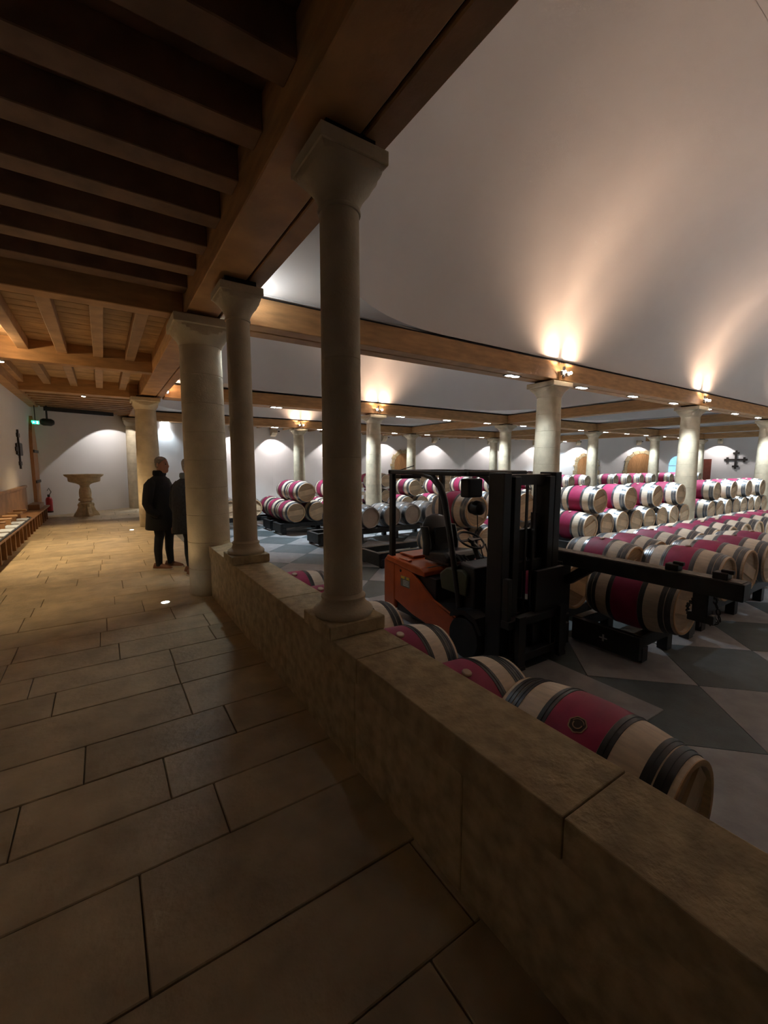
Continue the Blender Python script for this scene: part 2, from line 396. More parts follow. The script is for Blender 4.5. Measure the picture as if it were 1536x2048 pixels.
# ------------------------------------------------------------------ PARAPET
pr = struct(empty('parapet_wall', (1.22, 0, 0)), 'low limestone parapet wall between the gallery and the cellar', 'parapet')
y = -4.9; k = 0
while y < 5.55:
    l = random.choice([0.82, 0.95, 1.05, 1.15]); y1 = y + l
    if 5.60 - y1 < 0.5: y1 = 5.60
    MB().box(-0.165, 0.165, y + .002, y1 - .002, ZF, 0.497).build('stone_block', 'stone_block', pr, bevel=0.004)
    y = y1
y = -4.9
while y < 5.6:
    l = random.choice([1.2, 1.35, 1.5]); y1 = y + l
    if 5.66 - y1 < 0.7: y1 = 5.66
    MB().box(-0.175, 0.172, y + .002, y1 - .002, 0.499, 0.64).build('coping_stone', 'stone_block', pr, bevel=0.005, seg=2)
    y = y1

# ------------------------------------------------------------------ COLUMNS
def capital_rings(r, s, z0, h, n=64):
    """round shaft swelling into a square block: circle of growing radius clipped by the square"""
    rings = []
    for t in (0, .08, .2, .34, .48, .62, .76, .88, 1.0):
        R_ = r + (s * 1.4143 - r) * (0.25 * t + 0.75 * t ** 2.0); ring = []
        for i in range(n):
            a = 2 * PI * i / n + PI / 4; c, sn = math.cos(a), math.sin(a)
            rr = min(R_, s / max(abs(c), abs(sn))); ring.append((c * rr, sn * rr, z0 + h * t))
        rings.append(ring)
    return rings
def thick_column(loc, z0, z1, label, group=None, rb=0.295, rt=0.245, drum=0.36):
    e = empty('stone_column', (loc[0], loc[1], z0)); tag(e, label, 'column', group)
    H_ = z1 - z0; ab = 0.10; eh = 0.20; sh = H_ - ab - eh
    n = max(1, round(sh / drum)); dh = sh / n
    def rad(z): t = z / sh; return rb + (rt - rb) * (t ** 1.4)
    for i in range(n):
        a, b = i * dh, (i + 1) * dh; g = 0.005
        MB().lathe([(rad(a) - g, a), (rad(a), a + g), (rad((a + b) / 2), (a + b) / 2), (rad(b), b - g), (rad(b) - g, b)], 36).build('drum', 'stone', e, smooth=True, angle=24)
    mb = MB(); mb.loft(capital_rings(rt + 0.004, 0.30, sh, eh)); mb.build('capital', 'stone', e, smooth=True, angle=22)
    MB().box(-0.335, 0.335, -0.335, 0.335, H_ - ab, H_).build('abacus', 'stone', e, bevel=0.008)
    MB().box(-0.2, 0.2, -0.2, 0.2, H_, H_ + 0.045).build('bearing_pad', 'dark_gap', e)
    return e
thick_column((1.10, 5.80), 0, 3.37, 'thick limestone column at the end of the parapet', rb=.258, rt=.242)
thick_column((1.03, 13.0), 0, 3.37, 'thick limestone column behind the two standing people')
thick_column((1.05, 18.85), 0, 3.37, 'farthest gallery column beside the end wall')
cl = {(0, 1): 'pale column right of the forklift mast', (0, 2): 'pale column second right of the forklift mast', (0, 3): 'pale column cut by the right picture edge',
      (1, 1): 'pale column behind the grey barrels left of the arched door', (1, 2): 'pale column behind the forklift roof, middle row',
      (1, 3): 'slim looking column right of the mast, middle row', (1, 4): 'middle row column left of the wide arched door', (1, 5): 'farthest middle row column beside the red lacquered door',
      (2, 1): 'far column above the left barrel stack', (2, 2): 'far column right beside the arched oak door', (2, 3): 'far column left of its thicker neighbour above the forklift', (2, 4): 'far row column hidden behind the column by the mast', (2, 5): 'far column at the corner of the cellar wall'}
for r, yy in enumerate(YR):
    for c, xx in enumerate(XC):
        if c == 0 or (r == 0 and c > 3): continue
        thick_column((xx, yy), ZF, 3.36, cl[(r, c)], 'cellar columns')
for c in (1, 2, 3):
    thick_column((XC[c], -1.38), ZF, 3.36, 'column of the row beside the viewer, %s from the gallery' % ORD[c - 1], 'cellar columns')
def slim_column(loc, label):
    e = empty('slim_column', (loc[0], loc[1], 0.64)); tag(e, label, 'column', 'parapet columns')
    MB().box(-0.19, 0.19, -0.19, 0.19, 0, 0.085).build('plinth', 'stone_block', e, bevel=0.006)
    MB().lathe([(0.178, 0.085), (0.186, 0.10), (0.186, 0.115), (0.172, 0.13), (0.150, 0.145), (0.137, 0.165), (0.134, 0.185), (0.139, 0.192), (0.139, 0.203), (0.126, 0.21), (0.1205, 0.225)], 36).build('base_moulding', 'stone', e, smooth=True, angle=45)
    zs = [0.225, 1.05, 1.62, 2.42]
    for a, b in zip(zs, zs[1:]):
        f = lambda z: 0.1205 - 0.008 * (z - 0.225) / 2.2
        g = 0.003
        MB().lathe([(f(a) - g, a), (f(a), a + g), (f(b), b - g), (f(b) - g, b)], 36).build('drum', 'stone', e, smooth=True, angle=24)
    mb = MB(); mb.lathe([(0.121, 2.42), (0.124, 2.43), (0.121, 2.44), (0.114, 2.445)], 36); mb.build('necking', 'stone', e, smooth=True)
    mb = MB(); mb.loft(capital_rings(0.114, 0.195, 2.445, 0.20)); mb.build('capital', 'stone', e, smooth=True, angle=22)
    MB().box(-0.205, 0.205, -0.205, 0.205, 2.645, 2.72).build('abacus', 'stone', e, bevel=0.005)
    MB().box(-0.15, 0.15, -0.15, 0.15, 2.72, 2.785).build('bearing_pad', 'dark_gap', e)
slim_column((1.215, 2.31), 'slim limestone column standing on the parapet nearest the viewer')
slim_column((1.215, 4.50), 'slim limestone column on the parapet next to the thick column')

# ------------------------------------------------------------------ BARRELS (axis along local x)
BL = 0.475
def brad(x): return 0.345 - 0.062 * (abs(x) / BL) ** 2
def ring_prof(a, b, t, n=4):
    """closed hoop profile between axial a..b standing t proud"""
    xs = [a + (b - a) * i / n for i in range(n + 1)]
    return [(brad(x) - 0.003, x) for x in (xs[0],)] + [(brad(x) + t, x) for x in xs] + [(brad(xs[-1]) - 0.003, xs[-1])]
def barrel_meshes(prefix, oak, head, seg, hoopm):
    M = {}
    xs = [-BL + 2 * BL * i / 16 for i in range(17)]
    prof = [(brad(BL) - 0.028, -BL)] + [(brad(x), x) for x in xs] + [(brad(BL) - 0.028, BL)]
    prof = [(brad(BL) - 0.028, -BL + 0.04)] + prof + [(brad(BL) - 0.028, BL - 0.04)]
    M['staves'] = MB().lathe(prof, seg, axis='x', cap=False).mesh('staves', oak, True, 45)
    M['red_band'] = MB().lathe([(brad(x) + 0.0015, x) for x in (-.145, -.07, 0, .07, .145)], seg, axis='x', cap=False).mesh('red_band', 'wine_stain', True)
    hp = [(-.197, -.147, .0035), (.147, .197, .0035), (-.384, -.338, .0035), (.338, .384, .0035), (-.446, -.392, .004), (.392, .446, .004)]
    M['hoops'] = []
    for (a, b, t) in hp:
        mb = MB(); mb.lathe(ring_prof(a, b, t), seg, axis='x', cap=False); mb.lathe(ring_prof((a + b) / 2 - .002, (a + b) / 2 + .002, t + .003, 1), seg, axis='x', cap=False)
        M['hoops'].append(mb.mesh('hoop', hoopm, True, 30))
    for sgn in (-1, 1):
        x = sgn * (BL - 0.035)
        M['head%d' % sgn] = MB().lathe([(brad(BL) - 0.026, x), (0.001, x)], seg, axis='x', cap=False).mesh('head', head, False)
        x0, x1 = sorted((x, x + sgn * 0.018))
        mb = MB(); hw = math.sqrt((brad(BL) - .03) ** 2 - 0.085 ** 2)
        mb.box(x0, x1, -hw, hw, -0.075, 0.075)
        M['bar%d' % sgn] = mb.mesh('crossbar', 'head_plank')
        M['chime%d' % sgn] = MB().lathe([(brad(BL) - 0.027, sgn * (BL - .035)), (brad(BL) - 0.027, sgn * BL), (brad(BL) - 0.012, sgn * (BL + .004)), (brad(BL) + .001, sgn * BL), (brad(BL) + .002, sgn * (BL - .022))], seg, axis='x', cap=False).mesh('chime', 'chime' if prefix != 'grey' else oak, True)
    M['bung'] = MB().lathe([(0.034, brad(0) - .004), (0.034, brad(0) + .012), (0.028, brad(0) + .018)], 12, axis='z').mesh('bung', 'bung', True)
    return M
BM_RED = barrel_meshes('red', 'barrel_oak', 'barrel_head', 40, 'hoop_steel')
BM_NEAR = barrel_meshes('near', 'barrel_oak', 'barrel_head', 64, 'hoop_dark')
BM_GREY = barrel_meshes('grey', 'grey_oak', 'grey_head', 40, 'hoop_steel')
def far_mesh():
    mb = MB(); xs = [-BL + 2 * BL * i / 10 for i in range(11)]; S = 20
    mb.lathe([(0.25, -BL + .03), (brad(BL) - .025, -BL)] + [(brad(x), x) for x in xs] + [(brad(BL) - .025, BL), (0.25, BL - .03)], S, axis='x', cap=False, mi=0)
    mb.lathe([(brad(x) + .002, x) for x in (-.145, 0, .145)], S, axis='x', cap=False, mi=1)
    for (a, b) in ((-.185, -.147), (.147, .185), (-.368, -.33), (.33, .368), (-.452, -.402), (.402, .452)): mb.lathe(ring_prof(a, b, .004, 1), S, axis='x', cap=False, mi=2)
    for s in (-1, 1):
        mb.lathe([(brad(BL) - .025, s * (BL - .03)), (.001, s * (BL - .03))], S, axis='x', cap=False, mi=3)
        x0, x1 = sorted((s * (BL - .03), s * (BL - .014))); mb.box(x0, x1, -.24, .24, -.075, .075, mi=4)
    return mb.mesh('barrel_far', ['barrel_oak', 'wine_stain', 'hoop_steel', 'barrel_head', 'head_plank'], True, 45)
BM_FAR = far_mesh()
NB = [0]
def barrel(c, label, group, kind='red', axis='y', spin=None, crossbar=True):
    """c: centre; axis y = heads towards the viewer's right"""
    rz = PI / 2 if axis == 'y' else (0 if axis == 'x' else axis)
    NB[0] += 1
    if spin is None: spin = random.uniform(-0.5, 0.5)
    rz += random.uniform(-0.025, 0.025)
    e = bpy.data.objects.new('wine_barrel', BM_FAR if kind == 'far' else None); COL.objects.link(e)
    e.location = c; e.rotation_mode = 'ZYX'; e.rotation_euler = (spin, 0, rz); e.rotation_mode = 'XYZ'
    e.rotation_euler = (Matrix.Rotation(rz, 3, 'Z') @ Matrix.Rotation(spin, 3, 'X')).to_euler()
    tag(e, label, 'barrel', group)
    if kind == 'far': return e
    M = {'red': BM_RED, 'near': BM_NEAR, 'grey': BM_GREY}[kind]
    link('staves', M['staves'], e)
    if kind != 'grey': link('red_band', M['red_band'], e)
    for h in M['hoops']: link('hoop', h, e)
    for s in (-1, 1):
        hd = link('head', M['head%d' % s], e)
        if kind != 'grey' and crossbar: link('crossbar', M['bar%d' % s], hd)
        link('chime', M['chime%d' % s], e)
    link('bung', M['bung'], e)
    return e

RK = [0]
def rack(x0, x1, ya, yb, ztop, label, group='barrel racks', edge=False, ends=True, feet=None):
    """two rails along x, end boards and feet"""
    e = empty('barrel_rack', ((x0 + x1) / 2, (ya + yb) / 2, ZF)); tag(e, label, 'rack', group)
    L = (x1 - x0) / 2; D = (yb - ya) / 2; zt = ztop - ZF; zr = zt - 0.13
    for s in (-1, 1):
        MB().box(-L, L, s * D - .05, s * D + .05, zr, zt).build('rail', 'rack_black', e, bevel=0.006)
        MB().box(-L, L, s * D - .046, s * D + .046, zt, zt + 0.004).build('rail_top', 'rack_edge' if edge else 'rack_black', e)
    if ends:
        for s in (-1, 1):
            MB().box(s * L - .04, s * L + .04, -D - .05, D + .05, max(0.02, zr - 0.14), zt - 0.005).build('end_board', 'rack_black', e, bevel=0.006)
    n = feet or max(2, int(2 * L / 1.1) + 1)
    for i in range(n):
        x = -L + 0.08 + (2 * L - 0.16) * i / (n - 1)
        for s in (-1, 1): MB().box(x - .06, x + .06, s * D - .055, s * D + .055, 0, zr).build('foot', 'rack_black', e, bevel=0.004)
    return e
ZL, ZU = 0.20, 0.80
RZ = ZL - 0.325
SP = 0.695
# S row : between the near columns
def srow(x0, nl, nu, yh, where, kind='red', u0=None, group=None, deep=1):
    for d in range(deep):
        dn = '' if d == 0 else ' back'
        for i in range(nl):
            barrel((x0 + SP * i, yh + BL + d * 0.98, ZL), 'barrel, lower%s tier, %s from left, %s' % (dn, ORD[i], where), group, kind)
        for i in range(nu):
            barrel(((x0 + SP / 2 if u0 is None else u0) + 2 * SP * i, yh + BL + d * 0.98, ZU), 'barrel, top%s tier, %s from left, %s' % (dn, ORD[i], where), group, kind)
        RK[0] += 1
        rack(x0 - 0.42, x0 + SP * (nl - 1) + 0.42, yh + 0.18 + d * 0.98, yh + 0.77 + d * 0.98, RZ, 'black rack under the%s barrels %s' % (dn, where))
srow(5.30, 4, 2, 5.50, 'row behind the forklift seat', u0=5.6475, group='barrels behind the forklift')
srow(9.36, 8, 4, 5.50, 'row right of the mast column', u0=9.71, group='stacked barrels between the right columns')
srow(16.1, 8, 4, 5.50, 'row at the right picture edge', u0=16.45, group='stacked barrels at the right edge')
srow(4.80, 4, 2, 12.1, 'left stack beyond the parapet columns', u0=5.15, group='left stack of barrels', deep=2)
srow(9.20, 8, 4, 12.4, 'row behind the grey barrels', kind='red', u0=9.55, group='stacked barrels behind the grey ones')
for s, (xa, w_) in enumerate(((16.05, 'far row behind the column right of the mast'), (22.9, 'far row between slim columns'), (29.4, 'far row right of the slim columns'))):
    srow(xa, 8, 4, 12.4, w_, kind='far', group='far barrels')
for s in range(2):
    xa = 10.2 + s * 7.2
    for i in range(8): barrel((xa + .74 * i, 16.4 + BL, ZU + .1), 'distant barrel, upper tier near the far wall, %s from left%s' % (ORD[i], ' in left run' if s == 0 else ' in right run'), 'distant barrels', 'far')
    for i in range(8): barrel((xa + .74 * i, 16.4 + BL, ZL), 'distant barrel, lower tier near the far wall, %s from left%s' % (ORD[i], ' in left run' if s == 0 else ' in right run'), 'distant barrels', 'far')
    rack(xa - .4, xa + 5.6, 16.6, 17.15, RZ, 'distant rack %s under the far barrels' % ('left' if s == 0 else 'right'))
# distant left ones at the wall
for i in range(3): barrel((3.4 + .75 * i, 14.2 + BL, ZL), 'barrel behind the left stack, %s from the gallery' % ORD[i], 'barrels behind the left stack', 'red')
rack(3.0, 5.3, 14.38, 14.97, RZ, 'black rack behind the left barrel stack')
# grey barrels
for i in range(6): barrel((5.30 + 0.725 * i, 9.80 + BL, ZL), 'pale grey unstained barrel, %s from left in the plain row' % ORD[i], 'grey barrels', 'grey', spin=0)
rack(4.55, 9.4, 9.98, 10.6, RZ, 'black rack carrying the grey barrels', edge=True)
rack(4.60, 7.4, 7.15, 7.85, RZ - 0.02, 'empty black rack behind the forklift', edge=True)
# T and U rows on the right
for i in range(11): barrel((6.30 + 0.715 * i, 3.00 + BL, ZL), 'barrel in the single tier field at right, back line, %s from left' % ORD[i], 'barrel field at right', 'red')
rack(5.9, 13.8, 3.18, 3.77, RZ, 'black rack under the back line of the right barrel field', edge=True)
for i in range(4): barrel((6.55 + 0.80 * i, 2.00 + BL, ZL), 'barrel in the single tier field at right, front line, %s from left' % ORD[i], 'barrel field at right', 'red')
rack(6.2, 9.6, 2.18, 2.77, RZ, 'black rack under the front line of the right barrel field', edge=True)
barrel((5.00, 1.85 + BL, 0.16), 'dark barrel hanging under the black lifting boom', None, 'near', spin=0.3)
barrel((4.80, 2.95 + BL, 0.16), 'barrel with its head showing behind the boom post', None, 'near', spin=0.45)
rack(4.50, 5.35, 3.14, 3.72, 0.16 - 0.325, 'short black rack under the barrel behind the boom post', feet=2)
rk = rack(4.66, 5.95, 2.16, 2.84, 0.16 - 0.325, 'low black rack with a white cross mark below the boom', edge=True, feet=3)
MB().box(-.652 - .04, -.646 - .04, -0.01, 0.01, 0.12, 0.20).add([], []).box(-.692, -.686, -0.045, 0.045, 0.15, 0.165).build('cross_mark', 'white_mark', rk)
# parapet row
barrel((2.17, 1.20, 0.0), 'large wine stained barrel with a crest, nearest behind the parapet', 'barrels behind the parapet', 'near', axis='y', spin=2.4)
P1 = bpy.data.objects[-1]
for i, (yy, zz) in enumerate(((2.02, -0.06), (2.78, -0.06), (3.54, -0.06), (4.30, -0.06), (5.06, -0.06))):
    barrel((1.93, yy, zz), 'wine stained barrel lying crosswise behind the parapet, %s from the crested one' % ORD[i], 'barrels behind the parapet', 'near', axis='x', spin=0.25)
e = empty('barrel_rack', (1.93, 3.5, ZF)); tag(e, 'low black runners under the barrels behind the parapet', 'rack', 'barrel racks')
for x in (-.28, .28): MB().box(x - .05, x + .05, -1.95, 2.0, 0, 0.075).build('rail', 'rack_black', e)
e = empty('barrel_rack', (2.17, 1.2, ZF)); tag(e, 'low black cradle under the crested barrel', 'rack', 'barrel racks')
for yv in (-.28, .28): MB().box(-.3, .3, yv - .05, yv + .05, 0, 0.135).build('rail', 'rack_black', e)

# crest on the near barrel: ring, dark field, bars (on the red band, facing up to the viewer)
P1 = [o for o in COL.objects if o.get('label', '').startswith('large wine stained')][0]
def on_barrel(ax, ang, lift=0.0025):
    r = brad(ax) + lift; return Vector((ax, r * math.cos(ang), r * math.sin(ang)))
CR = (0.015, None)
cv = Vector((0, 0, CAM_Z)) - Vector((2.17, 1.2, 0)); mw = P1.rotation_euler.to_matrix()
cl_ = mw.transposed() @ cv; tp = mw.transposed() @ Vector((0, 0, 1)); A0 = math.atan2(cl_.z, cl_.y); dA = math.atan2(tp.z, tp.y) - A0
A0 += 0.42 * (dA - 2 * PI * round(dA / (2 * PI)))
def patch(name, r0, r1, m, a0=0, a1=2 * PI, n=28, lift=0.003, wob=0.0, rad=0.345):
    mb = MB(); vs = []
    for k in range(n + 1):
        a = a0 + (a1 - a0) * k / n; wv = 1 + wob * math.sin(7 * a)
        for rr in (r0, r1): vs.append(on_barrel(rr * wv * math.cos(a) - .01, A0 + rr * wv * math.sin(a) / rad, lift))
    fs = [(2 * k, 2 * k + 1, 2 * k + 3, 2 * k + 2) for k in range(n)]
    mb.add(vs, fs); o = mb.build(name, m, P1); sm = o.modifiers.new('solid', 'SOLIDIFY'); sm.thickness = 0.001; return o
patch('crest_field', 0.001, 0.043, 'crest_dark', lift=0.0025)
patch('crest_ring', 0.041, 0.048, 'crest_tan', wob=0.05, lift=0.004)
patch('crest_ring', 0.020, 0.026, 'crest_tan', a0=PI * .95, a1=PI * 2.1, lift=0.0045)
patch('crest_ring', 0.030, 0.034, 'crest_tan', a0=PI * .1, a1=PI * .9, lift=0.0045)

# upright barrel on a stand seen in the gap left of the middle column
e = empty('upright_barrel', (8.75, 15.4, ZF)); tag(e, 'upright banded cask on a crossed stand left of the middle column', 'cask')
MB().lathe([(0.26, 0.62), (0.31, 0.85), (0.33, 1.0), (0.31, 1.15), (0.26, 1.38)], 28).build('staves', 'barrel_head', e, smooth=True)
for (a, b) in ((0.70, 0.86), (1.0, 1.16), (1.33, 1.385)):
    MB().lathe([(0.345 - 0.14 * abs((a - 1.0)) ** 1.0 * .8, a), (0.345 - 0.14 * abs((b - 1.0)) * .8, b)], 28, cap=False).build('band', 'plaster', e, smooth=True)
for s in (-1, 1): MB().bar((s * .26, -.1, 0), (-s * .22, -.1, .62), .05, .05).bar((s * .26, .1, 0), (-s * .22, .1, .62), .05, .05).build('stand_leg', 'barrel_oak', e)

# ------------------------------------------------------------------ FORKLIFT (faces -y)
fk = empty('forklift', (3.68, 3.8, ZF)); tag(fk, 'orange and black electric forklift parked behind the parapet', 'forklift')
OX = 3.68; OY = 3.8
def L(x, y, z): return (x - OX, y - OY, z - ZF)
def fp(name, mb, m, bevel=0.0, smooth=False, parent=None, seg=2): return mb.build(name, m, parent or fk, bevel=bevel, smooth=smooth, seg=seg)
# side panels (profile in y,z)
side = [(-0.62, 0.16), (-0.62, 0.34), (-0.40, 0.42), (0.10, 0.58), (0.42, 0.80), (0.86, 0.84), (0.95, 0.84), (0.95, 0.14), (0.0, 0.13), (-0.30, 0.14)]
side = [(-0.66, 0.20), (-0.60, 0.33), (-0.10, 0.47), (0.02, 0.50), (0.48, 0.78), (0.80, 0.81), (0.80, 0.30), (0.40, 0.20), (-0.28, 0.12), (-0.36, 0.30), (-0.52, 0.36)]
for s in (-1, 1): fp('side_panel', MB().prism(side, s * 0.46 - .02, s * 0.46 + .02, 'x'), 'forklift_orange', 0.006)
fp('counterweight', MB().prism([(0.80, 0.16), (0.80, 0.86), (1.0, 0.86), (1.06, 0.80), (1.06, 0.20), (1.02, 0.14)], -0.48, 0.48, 'x'), 'forklift_orange', 0.02)
fp('chassis', MB().box(-0.44, 0.44, -0.75, 0.80, 0.14, 0.44).box(-.43, .43, 0.0, 0.80, 0.44, 0.74), 'forklift_black', 0.01)
hood = fp('hood', MB().prism([(0.16, 0.74), (0.16, 0.80), (0.22, 0.84), (0.98, 0.88), (0.98, 0.80), (0.30, 0.74)], -0.49, 0.49, 'x'), 'forklift_orange', 0.015)
fp('hood_rib', MB().box(-.30, .30, 0.62, 0.94, 0.868, 0.90), 'forklift_orange', 0.01, parent=hood)
fp('hood_edge', MB().box(-.42, .42, 0.17, 0.185, 0.845, 0.853), 'steel', parent=hood)
fp('hood_latch', MB().box(-.455, -.40, 0.52, 0.74, 0.862, 0.878), 'forklift_orange', 0.004, parent=hood)
fp('floor_plate', MB().box(-0.44, 0.44, -0.62, 0.12, 0.44, 0.47), 'forklift_black')
# seat
st = fp('seat', MB().prism([(0.02, 0.90), (-0.02, 0.98), (0.06, 1.04), (0.40, 1.00), (0.48, 0.96), (0.46, 0.90)], -0.25, 0.25, 'x'), 'vinyl', 0.03)
mb = MB(); rings = []
for z, y0, y1, hw in ((0.96, .36, .52, .22), (1.08, .37, .55, .26), (1.22, .40, .57, .265), (1.34, .44, .58, .235), (1.42, .48, .59, .16), (1.45, .52, .575, .06)):
    rings.append([(hw * math.cos(a) * (1 if abs(math.cos(a)) < .9 else 1), (y0 + y1) / 2 + (y1 - y0) / 2 * math.sin(a), z) for a in [2 * PI * q / 20 for q in range(20)]])
mb.loft(rings); bk = fp('backrest', mb, 'vinyl', smooth=True)
for s in (-1, 1):
    mb = MB(); mb.loft([[(s * .235 + .045 * math.cos(a), .42 + k + .07 * math.sin(a), z) for a in [2 * PI * q / 12 for q in range(12)]] for z, k in ((0.95, 0), (1.1, .0), (1.25, .04), (1.31, .06))]); fp('bolster', mb, 'vinyl', smooth=True, parent=bk)
    fp('seat_rail', MB().box(s * .2 - .02, s * .2 + .02, .02, .48, .875, .905), 'forklift_black', parent=st)
MB().box(-.14, .14, .37, .395, 1.08, 1.30).build('back_insert', 'rubber', bk)
# overhead guard
gz = 1.985
gd = fp('guard_roof', MB().box(-.47, -.40, -.52, .98, gz, gz + .055).box(.40, .47, -.52, .98, gz, gz + .055).box(-.47, .47, .90, .98, gz, gz + .055).box(-.47, .47, -.55, -.47, gz, gz + .055), 'forklift_black', 0.012)
for i in range(6): fp('guard_bar', MB().box(-.4, .4, -.32 + .2 * i, -.29 + .2 * i, gz + .012, gz + .05), 'forklift_black', parent=gd)
for s in (-1, 1):
    fp('rear_post', MB().box(s * .435 - .033, s * .435 + .033, .88, .955, 0.80, gz), 'forklift_black', 0.008)
    pts = [(s * .435, .45, gz + .025), (s * .435, .25, gz + .015), (s * .435, .08, gz - .03), (s * .435, -.05, gz - .13), (s * .435, -.13, gz - .28), (s * .435, -.22, gz - .62), (s * .435, -.33, gz - 1.1), (s * .435, -.42, gz - 1.52)]
    fp('front_post', MB().tube(pts, [.036, .038, .040, .040, .038, .034, .032, .032], 10), 'forklift_black', smooth=True)
fp('lamp_bar', MB().box(-.44, -.10, .72, .86, gz - .06, gz - .01), 'forklift_black', 0.008)
fp('antenna', MB().tube([(-.40, .80, gz + .05), (-.36, .55, gz + .11)], .006, 6), 'forklift_black')
# work lamps
wl = fp('work_lamp', MB().box(-.36, -.14, -.44, -.30, gz - .24, gz - .03), 'forklift_black', 0.02)
wl2 = fp('work_lamp', MB().lathe([(.02, -.50), (.075, -.47), (.085, -.40), (.05, -.33)], 18, c=(-.20, 0, gz - .36), axis='y'), 'forklift_black', smooth=True)
fp('lens', MB().lathe([(.07, -.335), (.07, -.33)], 18, c=(-.20, 0, gz - .36), axis='y'), 'decal_grey', parent=wl2)
fp('lamp_stalk', MB().tube([(-.2, -.42, gz - .44), (-.2, -.43, gz - .62)], .006, 6), 'forklift_black', parent=wl2)
# dashboard and steering wheel
fp('dashboard', MB().prism([(-.60, .47), (-.30, .47), (-.28, .95), (-.36, 1.02), (-.60, 1.0)], -.40, .40, 'x'), 'forklift_black', 0.02)
cn = fp('side_console', MB().prism([(-.50, .66), (-.10, .66), (-.06, .84), (-.18, .93), (-.44, .95), (-.52, .90)], -.44, -.20, 'x'), 'olive', 0.02)
sw = empty('steering_wheel', (0.0, -.13, 1.20)); sw.parent = fk; sw.rotation_euler = (math.radians(28), 0, 0)
rim = MB().tube([(.165 * math.cos(a), .165 * math.sin(a), 0) for a in [2 * PI * q / 28 for q in range(29)]], .014, 8).build('wheel_rim', 'forklift_black', sw, smooth=True)
MB().bar((-.16, 0, 0), (.16, 0, 0), .03, .014).bar((0, 0, 0), (0, -.16, 0), .03, .014).lathe([(.045, -.02), (.04, .02)], 14).build('wheel_spoke', 'forklift_black', sw)
fp('steering_column', MB().tube([(0, -.15, 1.19), (0, -.30, .92)], .03, 10), 'forklift_black', smooth=True)
for i in range(3): fp('hose', MB().tube([(-.34 + .04 * i, -.16, 1.10 - .03 * i), (-.33 + .05 * i, -.26, 1.06), (-.31 + .05 * i, -.36, .96), (-.30 + .06 * i, -.42, .80)], .010, 8), 'rubber', smooth=True)
for i in range(3): fp('lever', MB().tube([(-.06 + .09 * i, -.32, .98), (-.06 + .09 * i, -.25, 1.16)], .008, 6), 'forklift_black')
fp('mirror_arm', MB().tube([(.20, -.40, 1.16), (.26, -.36, 1.24), (.34, -.34, 1.23)], .006, 6), 'forklift_black')
# mast: outer rails, inner rails, crossbars, cylinders, chains
for s in (-1, 1):
    mr_ = fp('mast_rail', MB().box(s * .40 - .065, s * .40 + .045, -1.02, -.82, 0.05, 2.03), 'forklift_black', 0.008)
    fp('inner_rail', MB().box(s * .27 - .045, s * .27 + .045, -1.03, -.85, 0.08, 1.99), 'forklift_black', 0.006)
    fp('lift_cylinder', MB().lathe([(.035, .2), (.035, 1.6)], 14, c=(s * .16, -.90, 0)), 'forklift_black', smooth=True)
    fp('cylinder_rod', MB().lathe([(.018, 1.2), (.018, 1.92)], 12, c=(s * .16, -.90, 0)), 'steel', smooth=True)
    fp('chain', MB().box(s * .06 - .015, s * .06 + .015, -.98, -.965, .5, 1.9), 'iron')
    fp('tilt_cylinder', MB().tube([(s * .30, -.80, .55), (s * .30, -.35, .50)], .03, 10), 'forklift_black', smooth=True)
for z in (.12, 1.0, 1.90): fp('mast_crossbar', MB().box(-.46, .44, -.97, -.86, z, z + .11), 'forklift_black', 0.006)
fp('hose_guard', MB().box(-.06, .38, -.86, -.80, 1.02, 1.42), 'forklift_black')
# yellow and grey worn decal on the mast rail
for (z0, z1, w_, m) in ((1.88, 1.73, .045, 'decal_yellow'), (1.62, 1.47, .05, 'decal_yellow'), (1.455, 1.435, .05, 'decal_yellow')):
    fp('decal', MB().box(-.455, -.455 + w_, -.8195, -.8175, z1, z0), m)
for i in range(9): fp('decal_mark', MB().box(-.395, -.375, -.8195, -.8175, 1.47 + .045 * i, 1.49 + .045 * i), 'decal_grey')
# carriage with forks
cg = fp('carriage', MB().box(-.48, .48, -1.14, -1.04, .12, .20).box(-.48, .48, -1.14, -1.04, .50, .58).box(-.30, -.22, -1.12, -1.03, .12, .58).box(.22, .30, -1.12, -1.03, .12, .58), 'forklift_black', 0.006)
for s in (-1, 1): fp('fork', MB().box(s * .33 - .055, s * .33 + .055, -1.19, -1.14, .07, .62).box(s * .33 - .055, s * .33 + .055, -1.20, -1.14, .07, .11), 'forklift_black', 0.004, parent=cg)
fp('load_backrest', MB().box(-.02, .44, -1.10, -1.05, .58, 1.02), 'forklift_black', 0.006); fp('backrest_post', MB().box(-.48, -.42, -1.12, -1.05, .58, 1.0), 'forklift_black', 0.006)
# wheels
for s in (-1, 1):
    wh = fp('wheel', MB().lathe([(.13, -.08), (.215, -.085), (.232, -.06), (.232, .06), (.215, .085), (.13, .08)], 32, c=(s * .43, -.55, .232), axis='x'), 'rubber', smooth=True)
    fp('rim', MB().lathe([(.02, -.05), (.13, -.06), (.135, .06), (.02, .05)], 20, c=(s * .43, -.55, .232), axis='x'), 'forklift_black', smooth=True, parent=wh)
    fp('fender', MB().prism([(-.84, .36), (-.74, .50), (-.58, .55), (-.42, .52), (-.36, .46), (-.36, .42), (-.55, .50), (-.72, .45), (-.80, .34)], s * .43 - .1, s * .43 + .1, 'x'), 'forklift_black')
for s in (-.1, .1): fp('rear_wheel', MB().lathe([(.08, -.06), (.18, -.06), (.18, .06), (.08, .06)], 24, c=(s * 1.6, .72, .18), axis='x'), 'rubber', smooth=True)
